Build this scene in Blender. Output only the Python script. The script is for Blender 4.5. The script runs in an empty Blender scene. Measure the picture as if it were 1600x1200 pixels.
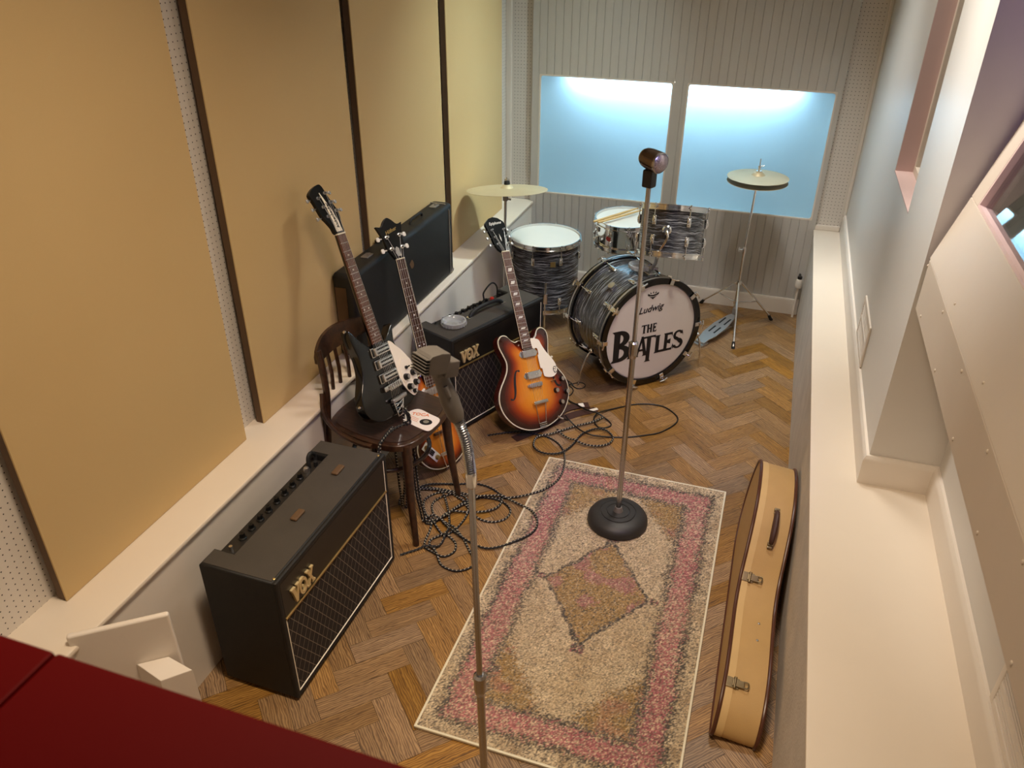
import bpy, bmesh, math, random
from mathutils import Vector, Matrix, Euler
random.seed(7)
PI = math.pi
SC = bpy.context.scene
COL = SC.collection
def V(*a): return Vector(a)

# ------------------------------------------------------------------ mesh builder
class MB:
    def __init__(s):
        s.v = []; s.f = []; s.uv = []; s.m = []; s.col = None; s.mi = 0; s.flat = []
    def add(s, vs, fs, uvs=None, T=None, flat=False):
        b = len(s.v)
        for p in vs:
            p = Vector(p)
            s.v.append(T @ p if T is not None else p)
        for i, f in enumerate(fs):
            s.f.append([b + j for j in f]); s.m.append(s.mi); s.flat.append(flat)
            s.uv.append(uvs[i] if uvs else [(0.0, 0.0)] * len(f))
        return s
    def bm(s, bm, T=None):
        bm.verts.index_update()
        s.add([v.co.copy() for v in bm.verts], [[v.index for v in f.verts] for f in bm.faces], None, T)
        bm.free(); return s
    def box(s, lo, hi, bev=0.0, seg=2, T=None):
        lo = Vector(lo); hi = Vector(hi); c = (lo + hi) / 2; d = hi - lo
        b = bmesh.new(); bmesh.ops.create_cube(b, size=1)
        for v in b.verts: v.co = Vector((v.co.x * d.x + c.x, v.co.y * d.y + c.y, v.co.z * d.z + c.z))
        if bev > 0: bmesh.ops.bevel(b, geom=b.edges[:], offset=min(bev, .49 * min(d)), segments=seg, affect='EDGES', profile=.5)
        return s.bm(b, T)
    def prism(s, pts, z0, z1, bev=0.0, seg=2, T=None):
        b = bmesh.new()
        vs = [b.verts.new((x, y, z0)) for x, y in pts]
        f = b.faces.new(vs); f.normal_update()
        if f.normal.z > 0: bmesh.ops.reverse_faces(b, faces=[f])
        r = bmesh.ops.extrude_face_region(b, geom=[f], use_keep_orig=True)
        nv = [g for g in r['geom'] if isinstance(g, bmesh.types.BMVert)]
        for v in nv: v.co.z = z1
        bmesh.ops.recalc_face_normals(b, faces=b.faces[:])
        if bev > 0:
            es = [e for e in b.edges if abs(e.verts[0].co.z - e.verts[1].co.z) < 1e-7]
            bmesh.ops.bevel(b, geom=es, offset=bev, segments=seg, affect='EDGES', profile=.5)
        return s.bm(b, T)
    def tube(s, pts, r, n=8, cap=True, closed=False, T=None):
        P = [Vector(p) for p in pts]; N = len(P)
        rr = r if isinstance(r, (list, tuple)) else [r] * N
        tang = []
        for i in range(N):
            a = P[(i - 1) % N] if (closed or i > 0) else P[i]
            c = P[(i + 1) % N] if (closed or i < N - 1) else P[i]
            t = c - a
            tang.append(t.normalized() if t.length > 1e-9 else Vector((0, 0, 1)))
        up = Vector((0, 0, 1)) if abs(tang[0].z) < .9 else Vector((1, 0, 0))
        A = tang[0].cross(up).normalized(); vs = []; L = [0.0]
        for i in range(N):
            A = (A - tang[i] * A.dot(tang[i])).normalized(); B = tang[i].cross(A)
            if i: L.append(L[-1] + (P[i] - P[i - 1]).length)
            for k in range(n):
                a = 2 * PI * k / n
                vs.append(P[i] + (A * math.cos(a) + B * math.sin(a)) * rr[i])
        fs = []; uv = []
        M = N if closed else N - 1
        for i in range(M):
            j = (i + 1) % N
            l1 = L[j] if j else L[-1] + (P[0] - P[-1]).length
            for k in range(n):
                k2 = (k + 1) % n
                fs.append([i * n + k, i * n + k2, j * n + k2, j * n + k])
                uv.append([(k / n, L[i]), ((k + 1) / n, L[i]), ((k + 1) / n, l1), (k / n, l1)])
        if cap and not closed:
            fs.append([k for k in range(n)][::-1]); uv.append([(0, 0)] * n)
            fs.append([(N - 1) * n + k for k in range(n)]); uv.append([(0, 0)] * n)
        return s.add(vs, fs, uv, T)
    def cyl(s, a, b, r, r2=None, n=20, T=None):
        return s.tube([a, b], [r, r if r2 is None else r2], n, T=T)
    def lathe(s, prof, n=32, T=None, a0=0.0, a1=2 * PI):
        full = abs(a1 - a0 - 2 * PI) < 1e-6
        vs = []; K = n if full else n + 1
        for r, z in prof:
            for k in range(K):
                a = a0 + (a1 - a0) * k / n
                vs.append((r * math.cos(a), r * math.sin(a), z))
        fs = []; uv = []; L = [0.0]
        for i in range(1, len(prof)): L.append(L[-1] + math.dist(prof[i], prof[i - 1]))
        R = max(p[0] for p in prof)
        for i in range(len(prof) - 1):
            for k in range(n):
                k2 = (k + 1) % K
                u0 = (a0 + (a1 - a0) * k / n) * R; u1 = (a0 + (a1 - a0) * (k + 1) / n) * R
                if prof[i][0] < 1e-6 and prof[i + 1][0] < 1e-6: continue
                fs.append([i * K + k, i * K + k2, (i + 1) * K + k2, (i + 1) * K + k])
                uv.append([(u0, L[i]), (u1, L[i]), (u1, L[i + 1]), (u0, L[i + 1])])
        return s.add(vs, fs, uv, T)
    def ball(s, c, r, n=16, T=None, sc=(1, 1, 1)):
        prof = [(max(1e-7, math.sin(PI * i / (n // 2))), -math.cos(PI * i / (n // 2))) for i in range(n // 2 + 1)]
        M = Matrix.Translation(Vector(c)) @ Matrix.Diagonal((r * sc[0], r * sc[1], r * sc[2], 1))
        return s.lathe(prof, n, M if T is None else T @ M)
    def poly(s, pts, T=None, z=0.0, th=0.0):
        if th: return s.prism(pts, z, z + th, T=T)
        return s.add([(x, y, z) for x, y in pts], [list(range(len(pts)))], None, T)
    def build(s, name, mats, parent=None, world=False, smooth=35, label=None):
        me = bpy.data.meshes.new(name)
        vs = s.v
        if world and parent is not None:
            I = WM(parent).inverted(); vs = [I @ p for p in vs]
        me.from_pydata([tuple(p) for p in vs], [], s.f)
        if not isinstance(mats, (list, tuple)): mats = [mats]
        for m in mats: me.materials.append(m)
        ul = me.uv_layers.new(name='UVMap'); i = 0
        flat = [c for f in s.uv for p in f for c in p]
        ul.data.foreach_set('uv', flat)
        me.polygons.foreach_set('material_index', s.m)
        if s.col:
            at = me.color_attributes.new('Col', 'FLOAT_COLOR', 'POINT')
            cf = []
            for c in s.col: cf += [c[0], c[1], c[2], 1.0]
            at.data.foreach_set('color', cf)
        me.validate()
        b = bmesh.new(); b.from_mesh(me)
        bmesh.ops.recalc_face_normals(b, faces=b.faces[:]); b.to_mesh(me); b.free()
        if smooth:
            me.polygons.foreach_set('use_smooth', [True] * len(me.polygons))
            me.set_sharp_from_angle(angle=math.radians(smooth))
        o = bpy.data.objects.new(name, me); COL.objects.link(o)
        if smooth and len(me.polygons) > 6:
            w = o.modifiers.new('normals', 'WEIGHTED_NORMAL'); w.keep_sharp = True
        if parent is not None: o.parent = parent
        if label: o['label'] = label
        return o

def WM(o):
    m = o.matrix_basis.copy()
    while o.parent is not None:
        o = o.parent; m = o.matrix_basis @ m
    return m
def tag(o, label, cat, group=None):
    o['label'] = label; o['category'] = cat
    if group: o['group'] = group
    return o
def struct(o):
    o['kind'] = 'structure'; return o
def thing(name, label, cat, M=None, loc=None, rz=0.0, group=None):
    o = bpy.data.objects.new(name, None); COL.objects.link(o)
    o.empty_display_size = .05
    if M is None: M = Matrix.Translation(Vector(loc or (0, 0, 0))) @ Matrix.Rotation(rz, 4, 'Z')
    o.matrix_basis = M
    return tag(o, label, cat, group)
def inst(o, parent, M=None):
    c = o.copy(); COL.objects.link(c); c.parent = parent
    if M is not None: c.matrix_basis = M
    return c
def catmull(P, closed=False, n=8):
    P = [Vector(p) for p in P]; N = len(P); out = []
    for i in range(N if closed else N - 1):
        p1 = P[i]; p2 = P[(i + 1) % N]
        p0 = P[(i - 1) % N] if (closed or i > 0) else p1 * 2 - p2
        p3 = P[(i + 2) % N] if (closed or i + 2 < N) else p2 * 2 - p1
        for k in range(n):
            t = k / n
            out.append(.5 * ((2 * p1) + (p2 - p0) * t + (2 * p0 - 5 * p1 + 4 * p2 - p3) * t * t + (3 * p1 - p0 - 3 * p2 + p3) * t ** 3))
    if not closed: out.append(P[-1])
    return out
def sm2(pts, n=5, closed=True): return [(p.x, p.y) for p in catmull([(a, b, 0) for a, b in pts], closed, n)]
def text_mesh(body, size, th=.0006, shear=0.0, T=None, mb=None, align='CENTER', bold=0.0, sx=1.0):
    c = bpy.data.curves.new('txt', 'FONT'); c.body = body; c.size = size; c.shear = shear
    c.extrude = th / 2; c.align_x = align; c.offset = bold; c.resolution_u = 3
    o = bpy.data.objects.new('txt', c); COL.objects.link(o)
    dg = bpy.context.evaluated_depsgraph_get(); dg.update()
    me = bpy.data.meshes.new_from_object(o.evaluated_get(dg))
    S = Matrix.Diagonal((sx, 1, 1, 1))
    T = S if T is None else T @ S
    mb = mb or MB()
    mb.add([v.co.copy() for v in me.vertices], [list(p.vertices) for p in me.polygons], None, T)
    bpy.data.objects.remove(o); bpy.data.curves.remove(c); bpy.data.meshes.remove(me)
    return mb
def frameM(X, Y, Z, t, s=1.0):
    return Matrix(((X[0] * s, Y[0] * s, Z[0] * s, t[0]), (X[1] * s, Y[1] * s, Z[1] * s, t[1]), (X[2] * s, Y[2] * s, Z[2] * s, t[2]), (0, 0, 0, 1)))
def axisM(p, d, roll=0.0):
    d = Vector(d).normalized()
    return Matrix.Translation(Vector(p)) @ d.to_track_quat('Z', 'Y').to_matrix().to_4x4() @ Matrix.Rotation(roll, 4, 'Z')

# ------------------------------------------------------------------ materials
def lin(c):
    return tuple((x / 12.92 if x <= .04045 else ((x + .055) / 1.055) ** 2.4) for x in c)
def rgb(r, g, b): return lin((r / 255, g / 255, b / 255))
class NT:
    def __init__(s, name):
        s.mat = bpy.data.materials.new(name); s.mat.use_nodes = True
        s.t = s.mat.node_tree; s.b = s.t.nodes['Principled BSDF']; s.out = s.t.nodes['Material Output']
    def n(s, typ, **kw):
        x = s.t.nodes.new(typ)
        for k, v in kw.items(): setattr(x, k, v)
        return x
    def l(s, a, b): s.t.links.new(a, b)
    def val(s, sock, v):
        if hasattr(v, 'is_output') or isinstance(v, bpy.types.NodeSocket): s.l(v, sock)
        else: sock.default_value = v
    def math(s, op, a, b=0.0, c=0.0):
        x = s.n('ShaderNodeMath', operation=op)
        s.val(x.inputs[0], a); s.val(x.inputs[1], b); s.val(x.inputs[2], c)
        return x.outputs[0]
    def mix(s, f, a, b):
        x = s.n('ShaderNodeMix', data_type='RGBA')
        s.val(x.inputs[0], f); s.val(x.inputs[6], a if not isinstance(a, tuple) else (*a[:3], 1)); s.val(x.inputs[7], b if not isinstance(b, tuple) else (*b[:3], 1))
        return x.outputs[2]
    def coord(s, kind='Object'): return s.n('ShaderNodeTexCoord').outputs[kind]
    def noise(s, vec, scale, detail=3, rough=.55):
        x = s.n('ShaderNodeTexNoise'); x.inputs['Scale'].default_value = scale
        x.inputs['Detail'].default_value = detail; x.inputs['Roughness'].default_value = rough
        s.l(vec, x.inputs['Vector']); return x.outputs['Fac']
    def mapping(s, vec, scale=(1, 1, 1), loc=(0, 0, 0), rot=(0, 0, 0)):
        x = s.n('ShaderNodeMapping'); x.inputs['Scale'].default_value = scale
        x.inputs['Location'].default_value = loc; x.inputs['Rotation'].default_value = rot
        s.l(vec, x.inputs['Vector']); return x.outputs[0]
    def ramp(s, f, stops):
        x = s.n('ShaderNodeValToRGB'); e = x.color_ramp.elements
        while len(e) < len(stops): e.new(.5)
        for i, (p, c) in enumerate(stops): e[i].position = p; e[i].color = (*c[:3], 1)
        s.l(f, x.inputs[0]); return x.outputs[0]
    def bump(s, h, strength=.2, dist=.002):
        x = s.n('ShaderNodeBump'); x.inputs['Strength'].default_value = strength
        x.inputs['Distance'].default_value = dist; s.l(h, x.inputs['Height'])
        s.l(x.outputs[0], s.b.inputs['Normal'])
    def sep(s, vec):
        x = s.n('ShaderNodeSeparateXYZ'); s.l(vec, x.inputs[0]); return x.outputs
def M(name, col, rough=.5, metal=0.0, var=.12, scale=30, bump=0.0, bscale=None, spec=None, coat=0.0, em=None, emc=None):
    t = NT(name); P = t.coord()
    f = t.noise(P, scale)
    t.l(t.mix(f, tuple(c * (1 - var) for c in col), tuple(min(1, c * (1 + var)) for c in col)), t.b.inputs['Base Color'])
    t.b.inputs['Roughness'].default_value = rough; t.b.inputs['Metallic'].default_value = metal
    if spec is not None: t.b.inputs['Specular IOR Level'].default_value = spec
    if coat: t.b.inputs['Coat Weight'].default_value = coat; t.b.inputs['Coat Roughness'].default_value = .08
    if bump: t.bump(t.noise(P, bscale or scale * 8, 2), bump, .002)
    if em:
        t.b.inputs['Emission Color'].default_value = (*(emc or col), 1); t.b.inputs['Emission Strength'].default_value = em
    return t.mat

m_white = M('white_paint', rgb(222, 212, 200), .45, var=.04, scale=4, bump=.06, bscale=60)
m_cream = M('cream_paint', rgb(220, 207, 190), .5, var=.05, scale=3, bump=.08, bscale=40)
m_wallpaint = M('wall_paint', rgb(208, 203, 196), .38, var=.03, scale=3, bump=.05, bscale=50)
m_board = M('board_paint', rgb(200, 186, 170), .5, var=.05, scale=5, bump=.06, bscale=40)
m_grey_board = M('beadboard_paint', rgb(190, 186, 180), .45, var=.04, scale=4, bump=.05, bscale=60)
m_ceiling = M('ceiling_paint', rgb(200, 196, 190), .8, var=.03, scale=2)
m_plaster = M('grey_plaster', rgb(206, 198, 188), .75, var=.2, scale=9, bump=.7, bscale=90)
m_red = M('red_paint', rgb(104, 0, 1), .6, var=.05, scale=3, bump=.05, bscale=80, spec=.12)
m_brown_edge = M('brown_edge', rgb(92, 68, 44), .6, var=.15, scale=12)
m_black_gloss = M('black_lacquer', rgb(6, 6, 7), .16, var=.1, scale=3, coat=.25)
m_black = M('black_plastic', rgb(14, 14, 14), .35, var=.1, scale=20)
m_black_matte = M('black_rubber', rgb(20, 20, 20), .7, var=.15, scale=40, bump=.15)
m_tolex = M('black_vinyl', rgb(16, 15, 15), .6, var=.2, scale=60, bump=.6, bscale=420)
m_tolex_top = M('brownish_vinyl', rgb(62, 56, 49), .7, var=.22, scale=9, bump=.5, bscale=420)
m_head_black = M('black_headstock', rgb(12, 12, 12), .32, var=.1, scale=6, spec=.3)
m_panel = M('dark_control_panel', rgb(44, 41, 38), .4, .3, var=.15, scale=30)
m_case_black = M('worn_black_vinyl', rgb(20, 20, 20), .55, var=.3, scale=7, bump=.3, bscale=260)
m_chrome = M('chrome', (.82, .82, .82), .12, 1.0, var=.03, scale=15)
m_nickel = M('nickel', (.60, .58, .56), .34, .95, var=.08, scale=25)
m_dull = M('dull_cast_metal', (.36, .34, .32), .48, .85, var=.15, scale=30, bump=.15, bscale=200)
m_mic = M('grey_cast_microphone', (.17, .155, .14), .5, .55, var=.15, scale=30, bump=.1, bscale=200)
m_steel = M('brushed_steel', (.50, .51, .53), .24, 1.0, var=.08, scale=20)
m_bronze = M('bronze_lamp', (.20, .15, .12), .25, 1.0, var=.1, scale=20)
m_base = M('black_cast_iron', rgb(48, 46, 44), .5, .2, var=.15, scale=20, bump=.15, bscale=160)
m_brass = M('aged_brass', rgb(178, 150, 96), .38, .9, var=.2, scale=30)
m_gold = M('gold_plastic', rgb(214, 190, 140), .35, .4, var=.1, scale=30)
m_cymbal = M('cymbal_bronze', rgb(200, 184, 148), .5, .35, var=.08, scale=10)
m_cream_pl = M('cream_plastic', rgb(236, 226, 206), .4, var=.03, scale=8)
m_ivory = M('ivory_binding', rgb(214, 205, 180), .4, var=.05, scale=20)
m_pearl = M('pearl_inlay', rgb(226, 222, 212), .25, var=.2, scale=120)
m_head = M('drum_skin', rgb(226, 224, 214), .55, var=.04, scale=6)
m_headf = M('front_drum_skin', rgb(216, 209, 198), .42, var=.03, scale=3)
m_ink = M('black_ink', rgb(14, 13, 14), .6, var=.1, scale=20)
m_leather = M('brown_leather', rgb(66, 40, 32), .5, var=.2, scale=30, bump=.3, bscale=200)
m_tan = M('tan_case_cloth', rgb(184, 148, 94), .62, var=.09, scale=14, bump=.25, bscale=500)
m_tan2 = M('light_tan_band', rgb(200, 166, 112), .6, var=.07, scale=14, bump=.2, bscale=500)
m_bind = M('brown_case_binding', rgb(78, 42, 26), .3, var=.15, scale=20)
m_seatwood = M('dark_seat_wood', rgb(46, 31, 24), .35, var=.2, scale=12)
m_paper = M('paper', rgb(226, 216, 204), .7, var=.04, scale=40)
m_orange_ink = M('orange_ink', rgb(214, 120, 74), .7, var=.1, scale=60)
m_red_badge = M('red_badge', rgb(170, 40, 30), .35, var=.1, scale=60)
m_stick = M('hickory', rgb(206, 172, 112), .5, var=.12, scale=18)
m_cable = M('black_rubber_cable', rgb(16, 15, 14), .42, var=.1, scale=40)
m_pink_reveal = M('pink_frame_and_lit_reveal', rgb(206, 178, 172), .5, var=.05, scale=8)  # pink frame colour; in the pier recess it stands for pinkish light
m_purple = M('purple_room_paint', rgb(70, 52, 96), .6, var=.06, scale=3)
m_darkgap = M('dark_gap', rgb(22, 20, 18), .9, var=.1, scale=20)
m_lightbox = M('lightbox_white', rgb(226, 224, 216), .6, var=.02, scale=2)
m_screw = M('painted_screw', rgb(216, 204, 188), .4, var=.04, scale=90)

def fabric():
    t = NT('tan_acoustic_fabric'); P = t.coord()
    big = t.noise(P, 2.0, 2); fine = t.noise(P, 700, 1)
    c = t.mix(big, rgb(200, 171, 122), rgb(206, 178, 130))
    t.l(t.mix(t.math('MULTIPLY', fine, .35), c, rgb(176, 148, 102)), t.b.inputs['Base Color'])
    t.b.inputs['Roughness'].default_value = .85; t.b.inputs['Specular IOR Level'].default_value = .15
    t.bump(fine, .25, .001); return t.mat
m_fabric = fabric()
def pegboard(name, ax, pitch=.0205, r=.0021, col=rgb(214, 206, 196)):
    t = NT(name); s = t.sep(t.coord())
    def d(o):
        f = t.math('FRACT', t.math('DIVIDE', o, pitch)); return t.math('MULTIPLY', t.math('SUBTRACT', f, .5), pitch)
    a = d(s[ax[0]]); b = d(s[ax[1]])
    q = t.math('SQRT', t.math('ADD', t.math('MULTIPLY', a, a), t.math('MULTIPLY', b, b)))
    hole = t.math('LESS_THAN', q, r)
    t.l(t.mix(hole, col, rgb(30, 27, 26)), t.b.inputs['Base Color'])
    t.b.inputs['Roughness'].default_value = .5; return t.mat
m_peg_x = pegboard('pegboard_side', (1, 2)); m_peg_y = pegboard('pegboard_end', (0, 2))
def floorwood():
    t = NT('herringbone_oak'); uv = t.coord('UV')
    at = t.n('ShaderNodeAttribute', attribute_name='Col'); s = t.sep(at.outputs['Vector'])
    g = t.noise(t.mapping(uv, (3.2, 22, 1)), 1.6, 5, .62)
    g2 = t.noise(t.mapping(uv, (8, 150, 1)), 1.0, 4, .65)
    w = t.n('ShaderNodeTexWave', wave_type='BANDS', bands_direction='Y')
    w.inputs['Scale'].default_value = 9; w.inputs['Distortion'].default_value = 9; w.inputs['Detail'].default_value = 2; w.inputs['Detail Scale'].default_value = 1.2
    t.l(t.mapping(uv, (1.3, 4.5, 1)), w.inputs['Vector'])
    f = t.math('ADD', t.math('MULTIPLY', g, .38), t.math('ADD', t.math('MULTIPLY', g2, .34), t.math('MULTIPLY', w.outputs['Fac'], .28)))
    c = t.ramp(f, [(.22, rgb(66, 44, 24)), (.42, rgb(124, 90, 52)), (.60, rgb(150, 114, 68)), (.85, rgb(190, 152, 98))])
    hv = t.n('ShaderNodeHueSaturation'); t.l(c, hv.inputs['Color'])
    t.l(t.math('ADD', .78, t.math('MULTIPLY', s[0], .36)), hv.inputs['Value'])
    t.l(t.math('ADD', .8, t.math('MULTIPLY', s[1], .35)), hv.inputs['Saturation'])
    t.l(hv.outputs[0], t.b.inputs['Base Color'])
    t.b.inputs['Roughness'].default_value = .42; t.bump(g2, .12, .001); return t.mat
m_floor = floorwood()
def wood(name, c0, c1, scale=(30, 30, 3), rough=.3, coat=.3):
    t = NT(name); P = t.mapping(t.coord(), scale); f = t.noise(P, 2.0, 5, .6)
    t.l(t.ramp(f, [(.3, c0), (.7, c1)]), t.b.inputs['Base Color'])
    t.b.inputs['Roughness'].default_value = rough; t.b.inputs['Coat Weight'].default_value = coat; return t.mat
m_chair = wood('dark_bentwood', rgb(30, 18, 12), rgb(70, 43, 27), (20, 20, 20))
m_rosew = wood('rosewood', rgb(70, 42, 30), rgb(112, 72, 52), (80, 6, 80), .5, 0)
m_darkfb = wood('dark_fingerboard', rgb(48, 28, 22), rgb(76, 46, 34), (80, 6, 80), .45, 0)
m_seat = wood('seat_panel_wood', rgb(38, 26, 21), rgb(64, 44, 35), (6, 60, 6), .38, .15)
def burst(name):
    t = NT(name); at = t.n('ShaderNodeAttribute', attribute_name='Col')
    g = t.noise(t.mapping(t.coord(), (60, 6, 60)), 2.0, 4)
    t.l(t.mix(t.math('MULTIPLY', g, .25), at.outputs['Color'], rgb(90, 34, 10)), t.b.inputs['Base Color'])
    t.b.inputs['Roughness'].default_value = .16; t.b.inputs['Coat Weight'].default_value = .5; t.b.inputs['Coat Roughness'].default_value = .06
    return t.mat
m_burst = burst('sunburst_lacquer')
m_burst_side = M('dark_red_lacquer', rgb(66, 20, 12), .16, var=.25, scale=10, coat=.5)
def oyster():
    t = NT('black_oyster_wrap'); uv = t.coord('UV')
    w = t.noise(uv, 18, 2); s = t.sep(uv)
    cb = t.n('ShaderNodeCombineXYZ'); t.l(t.math('MULTIPLY', s[0], 7), cb.inputs[0])
    t.l(t.math('ADD', t.math('MULTIPLY', s[1], 150), t.math('MULTIPLY', w, 3)), cb.inputs[1])
    f = t.noise(cb.outputs[0], 1.0, 4, .6)
    t.l(t.ramp(f, [(.38, rgb(20, 21, 23)), (.49, rgb(48, 49, 52)), (.58, rgb(108, 109, 112)), (.70, rgb(184, 186, 188))]), t.b.inputs['Base Color'])
    t.b.inputs['Roughness'].default_value = .25; t.b.inputs['Coat Weight'].default_value = .4; return t.mat
m_oyster = oyster()
def braid():
    t = NT('braided_cable'); s = t.sep(t.coord('UV'))
    a = t.math('FRACT', t.math('ADD', t.math('MULTIPLY', s[1], 62), t.math('MULTIPLY', s[0], 1.0)))
    b = t.math('LESS_THAN', a, .27); c = t.math('LESS_THAN', t.math('FRACT', t.math('MULTIPLY', s[0], 2)), .55)
    t.l(t.mix(t.math('MULTIPLY', b, c), rgb(15, 14, 14), rgb(176, 168, 150)), t.b.inputs['Base Color'])
    t.b.inputs['Roughness'].default_value = .7; return t.mat
m_braid = braid()
def grille():
    t = NT('brown_diamond_grille'); s = t.sep(t.coord())
    p = .036
    def ln(o, w):
        f = t.math('FRACT', t.math('DIVIDE', o, p)); return t.math('LESS_THAN', f, w)
    u = t.math('ADD', s[1], t.math('MULTIPLY', s[2], .62)); v = t.math('SUBTRACT', s[1], t.math('MULTIPLY', s[2], .62))
    k = t.math('MAXIMUM', ln(u, .075), ln(v, .075))
    n = t.noise(t.coord(), 500, 1)
    c = t.mix(n, rgb(16, 11, 9), rgb(34, 24, 20))
    t.l(t.mix(k, c, rgb(112, 98, 84)), t.b.inputs['Base Color'])
    t.b.inputs['Roughness'].default_value = .8; t.bump(t.math('ADD', n, k), .4, .001); return t.mat
m_grille = grille()
def glass(name, tint=(1, 1, 1), gl=.1, rough=.02):
    t = NT(name); t.t.nodes.remove(t.b)
    tr = t.n('ShaderNodeBsdfTransparent'); tr.inputs[0].default_value = (*tint, 1)
    g = t.n('ShaderNodeBsdfGlossy'); g.inputs['Roughness'].default_value = rough
    fr = t.n('ShaderNodeFresnel'); fr.inputs[0].default_value = 1.5
    n = t.noise(t.coord(), 3); f = t.math('ADD', t.math('MULTIPLY', fr.outputs[0], 1.0), t.math('MULTIPLY', n, gl))
    mx = t.n('ShaderNodeMixShader'); t.l(f, mx.inputs[0]); t.l(tr.outputs[0], mx.inputs[1]); t.l(g.outputs[0], mx.inputs[2])
    t.l(mx.outputs[0], t.out.inputs[0]); return t.mat
m_glass = glass('window_glass', (.80, .78, .88), .62)
def opal():
    t = NT('opal_acrylic'); t.t.nodes.remove(t.b); c = rgb(176, 202, 216)
    n = t.noise(t.coord(), 2); cc = t.mix(n, c, tuple(x * .97 for x in c))
    a = t.n('ShaderNodeBsdfTranslucent'); d = t.n('ShaderNodeBsdfDiffuse'); g = t.n('ShaderNodeBsdfGlossy'); g.inputs['Roughness'].default_value = .25
    t.l(cc, a.inputs[0]); t.l(cc, d.inputs[0])
    m1 = t.n('ShaderNodeMixShader'); m1.inputs[0].default_value = .35; t.l(a.outputs[0], m1.inputs[1]); t.l(d.outputs[0], m1.inputs[2])
    m2 = t.n('ShaderNodeMixShader'); m2.inputs[0].default_value = .04; t.l(m1.outputs[0], m2.inputs[1]); t.l(g.outputs[0], m2.inputs[2])
    t.l(m2.outputs[0], t.out.inputs[0]); return t.mat
m_pane = opal()
def crystal():
    t = NT('clear_pressed_glass'); n = t.noise(t.coord(), 40)
    t.b.inputs['Base Color'].default_value = (.95, .97, .97, 1); t.b.inputs['Transmission Weight'].default_value = .72
    t.b.inputs['IOR'].default_value = 1.48; t.l(t.math('MULTIPLY', n, .08), t.b.inputs['Roughness']); return t.mat
m_crystal = crystal()
def rugmat():
    t = NT('woven_rug'); at = t.n('ShaderNodeAttribute', attribute_name='Col'); P = t.coord()
    n1 = t.noise(P, 170, 3, .7); n2 = t.noise(P, 420, 2)
    hv = t.n('ShaderNodeHueSaturation'); t.l(at.outputs['Color'], hv.inputs['Color'])
    t.l(t.math('ADD', .35, t.math('MULTIPLY', n1, 1.3)), hv.inputs['Value'])
    t.l(hv.outputs[0], t.b.inputs['Base Color']); t.b.inputs['Roughness'].default_value = .95
    t.b.inputs['Specular IOR Level'].default_value = .1
    t.bump(t.math('ADD', n1, n2), .8, .006); return t.mat
m_rug = rugmat()

# ------------------------------------------------------------------ the room
XL, XP, XW, YB, ZL = -1.5346, -1.6677, -1.722, 5.03, .5646
XR, ZR, XPIER, YPIER, XIN = .2866, .5725, .455, 2.415, .668
HC = 3.3
def build_floor():
    W = .0832; s = MB(); s.col = []
    q = math.sqrt(.5)
    for i in range(-70, 70):
        for m in range(-14, 14):
            for typ in (0, 1):
                if typ == 0: a0, b0, a1, b1 = i % 6 + 6 * m, i, 0, 0; a0 = i + 6 * m; a1 = a0 + 3; b1 = b0 + 1
                else: a0 = i; b0 = i + 1 + 6 * m; a1 = a0 + 1; b1 = b0 + 3
                g = .006
                P = [(a0 + g, b0 + g), (a1 - g, b0 + g), (a1 - g, b1 - g), (a0 + g, b1 - g)]
                w = [((a - b) * q * W - .025, (a + b) * q * W + .06) for a, b in P]
                if not any(-1.6 < x < .36 and .2 < y < 5.1 for x, y in w): continue
                o = (random.random() * 20, random.random() * 20)
                L = [((a - a0) * W, (b - b0) * W) for a, b in P]
                if typ: L = [(b, a) for a, b in L]
                s.add([(x, y, 0) for x, y in w], [[0, 1, 2, 3]], [[(a + o[0], b + o[1]) for a, b in L]])
                c = (random.random(), random.random(), 0); s.col += [c] * 4
    s.mi = 1
    s.add([(-1.75, 0, -.002), (.7, 0, -.002), (.7, 5.1, -.002), (-1.75, 5.1, -.002)], [[0, 1, 2, 3]]); s.col += [(0, 0, 0)] * 4
    s.add([(-1.75, 0, -.1), (.7, 0, -.1), (.7, 5.1, -.1), (-1.75, 5.1, -.1)], [[3, 2, 1, 0]]); s.col += [(0, 0, 0)] * 4
    return struct(s.build('floor', [m_floor, m_darkgap], smooth=0))
build_floor()
struct(MB().box((-1.9, -.6, HC), (1.4, 5.5, HC + .1)).build('ceiling', m_ceiling))
# left wall: perforated board behind tan panels, on a ledge
struct(MB().box((XW - .1, -.6, ZL), (XW, YB + .03, HC)).build('wall_left', m_peg_x))
s = MB(); s.box((XW - .1, -.6, 0), (XL, YB + .03, ZL - .018)); o = struct(s.build('wall_left_low', m_white))
s = MB(); s.box((XW - .1, -.6, ZL - .018), (XL + .012, YB + .03, ZL), .006)
struct(s.build('trim_1', m_cream, label='cream painted ledge along the tan panels'))
pans = [(1.113, 1.955, 'large tan fabric wall panel nearest the red barrier'), (2.066, 2.925, 'tan fabric wall panel behind the black and white guitar'),
        (3.0, 3.863, 'tan fabric wall panel above the black instrument case'), (3.95, 4.80, 'yellowish tan fabric wall panel behind the crash cymbal')]
for y0, y1, lab in pans:
    t = thing('acoustic_panel', lab, 'wall panel', loc=(XP, (y0 + y1) / 2, ZL), group='tan fabric panels on the left wall')
    MB().box((XW + .0215, y0 + .002, ZL + .001), (XP - .004, y1 - .002, HC - .05)).build('backing_board', m_brown_edge, t, True, label='brown panel edge')
    MB().box((XP - .006, y0, ZL + .001), (XP, y1, HC - .05), .002).build('fabric_face', m_fabric, t, True)
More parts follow.
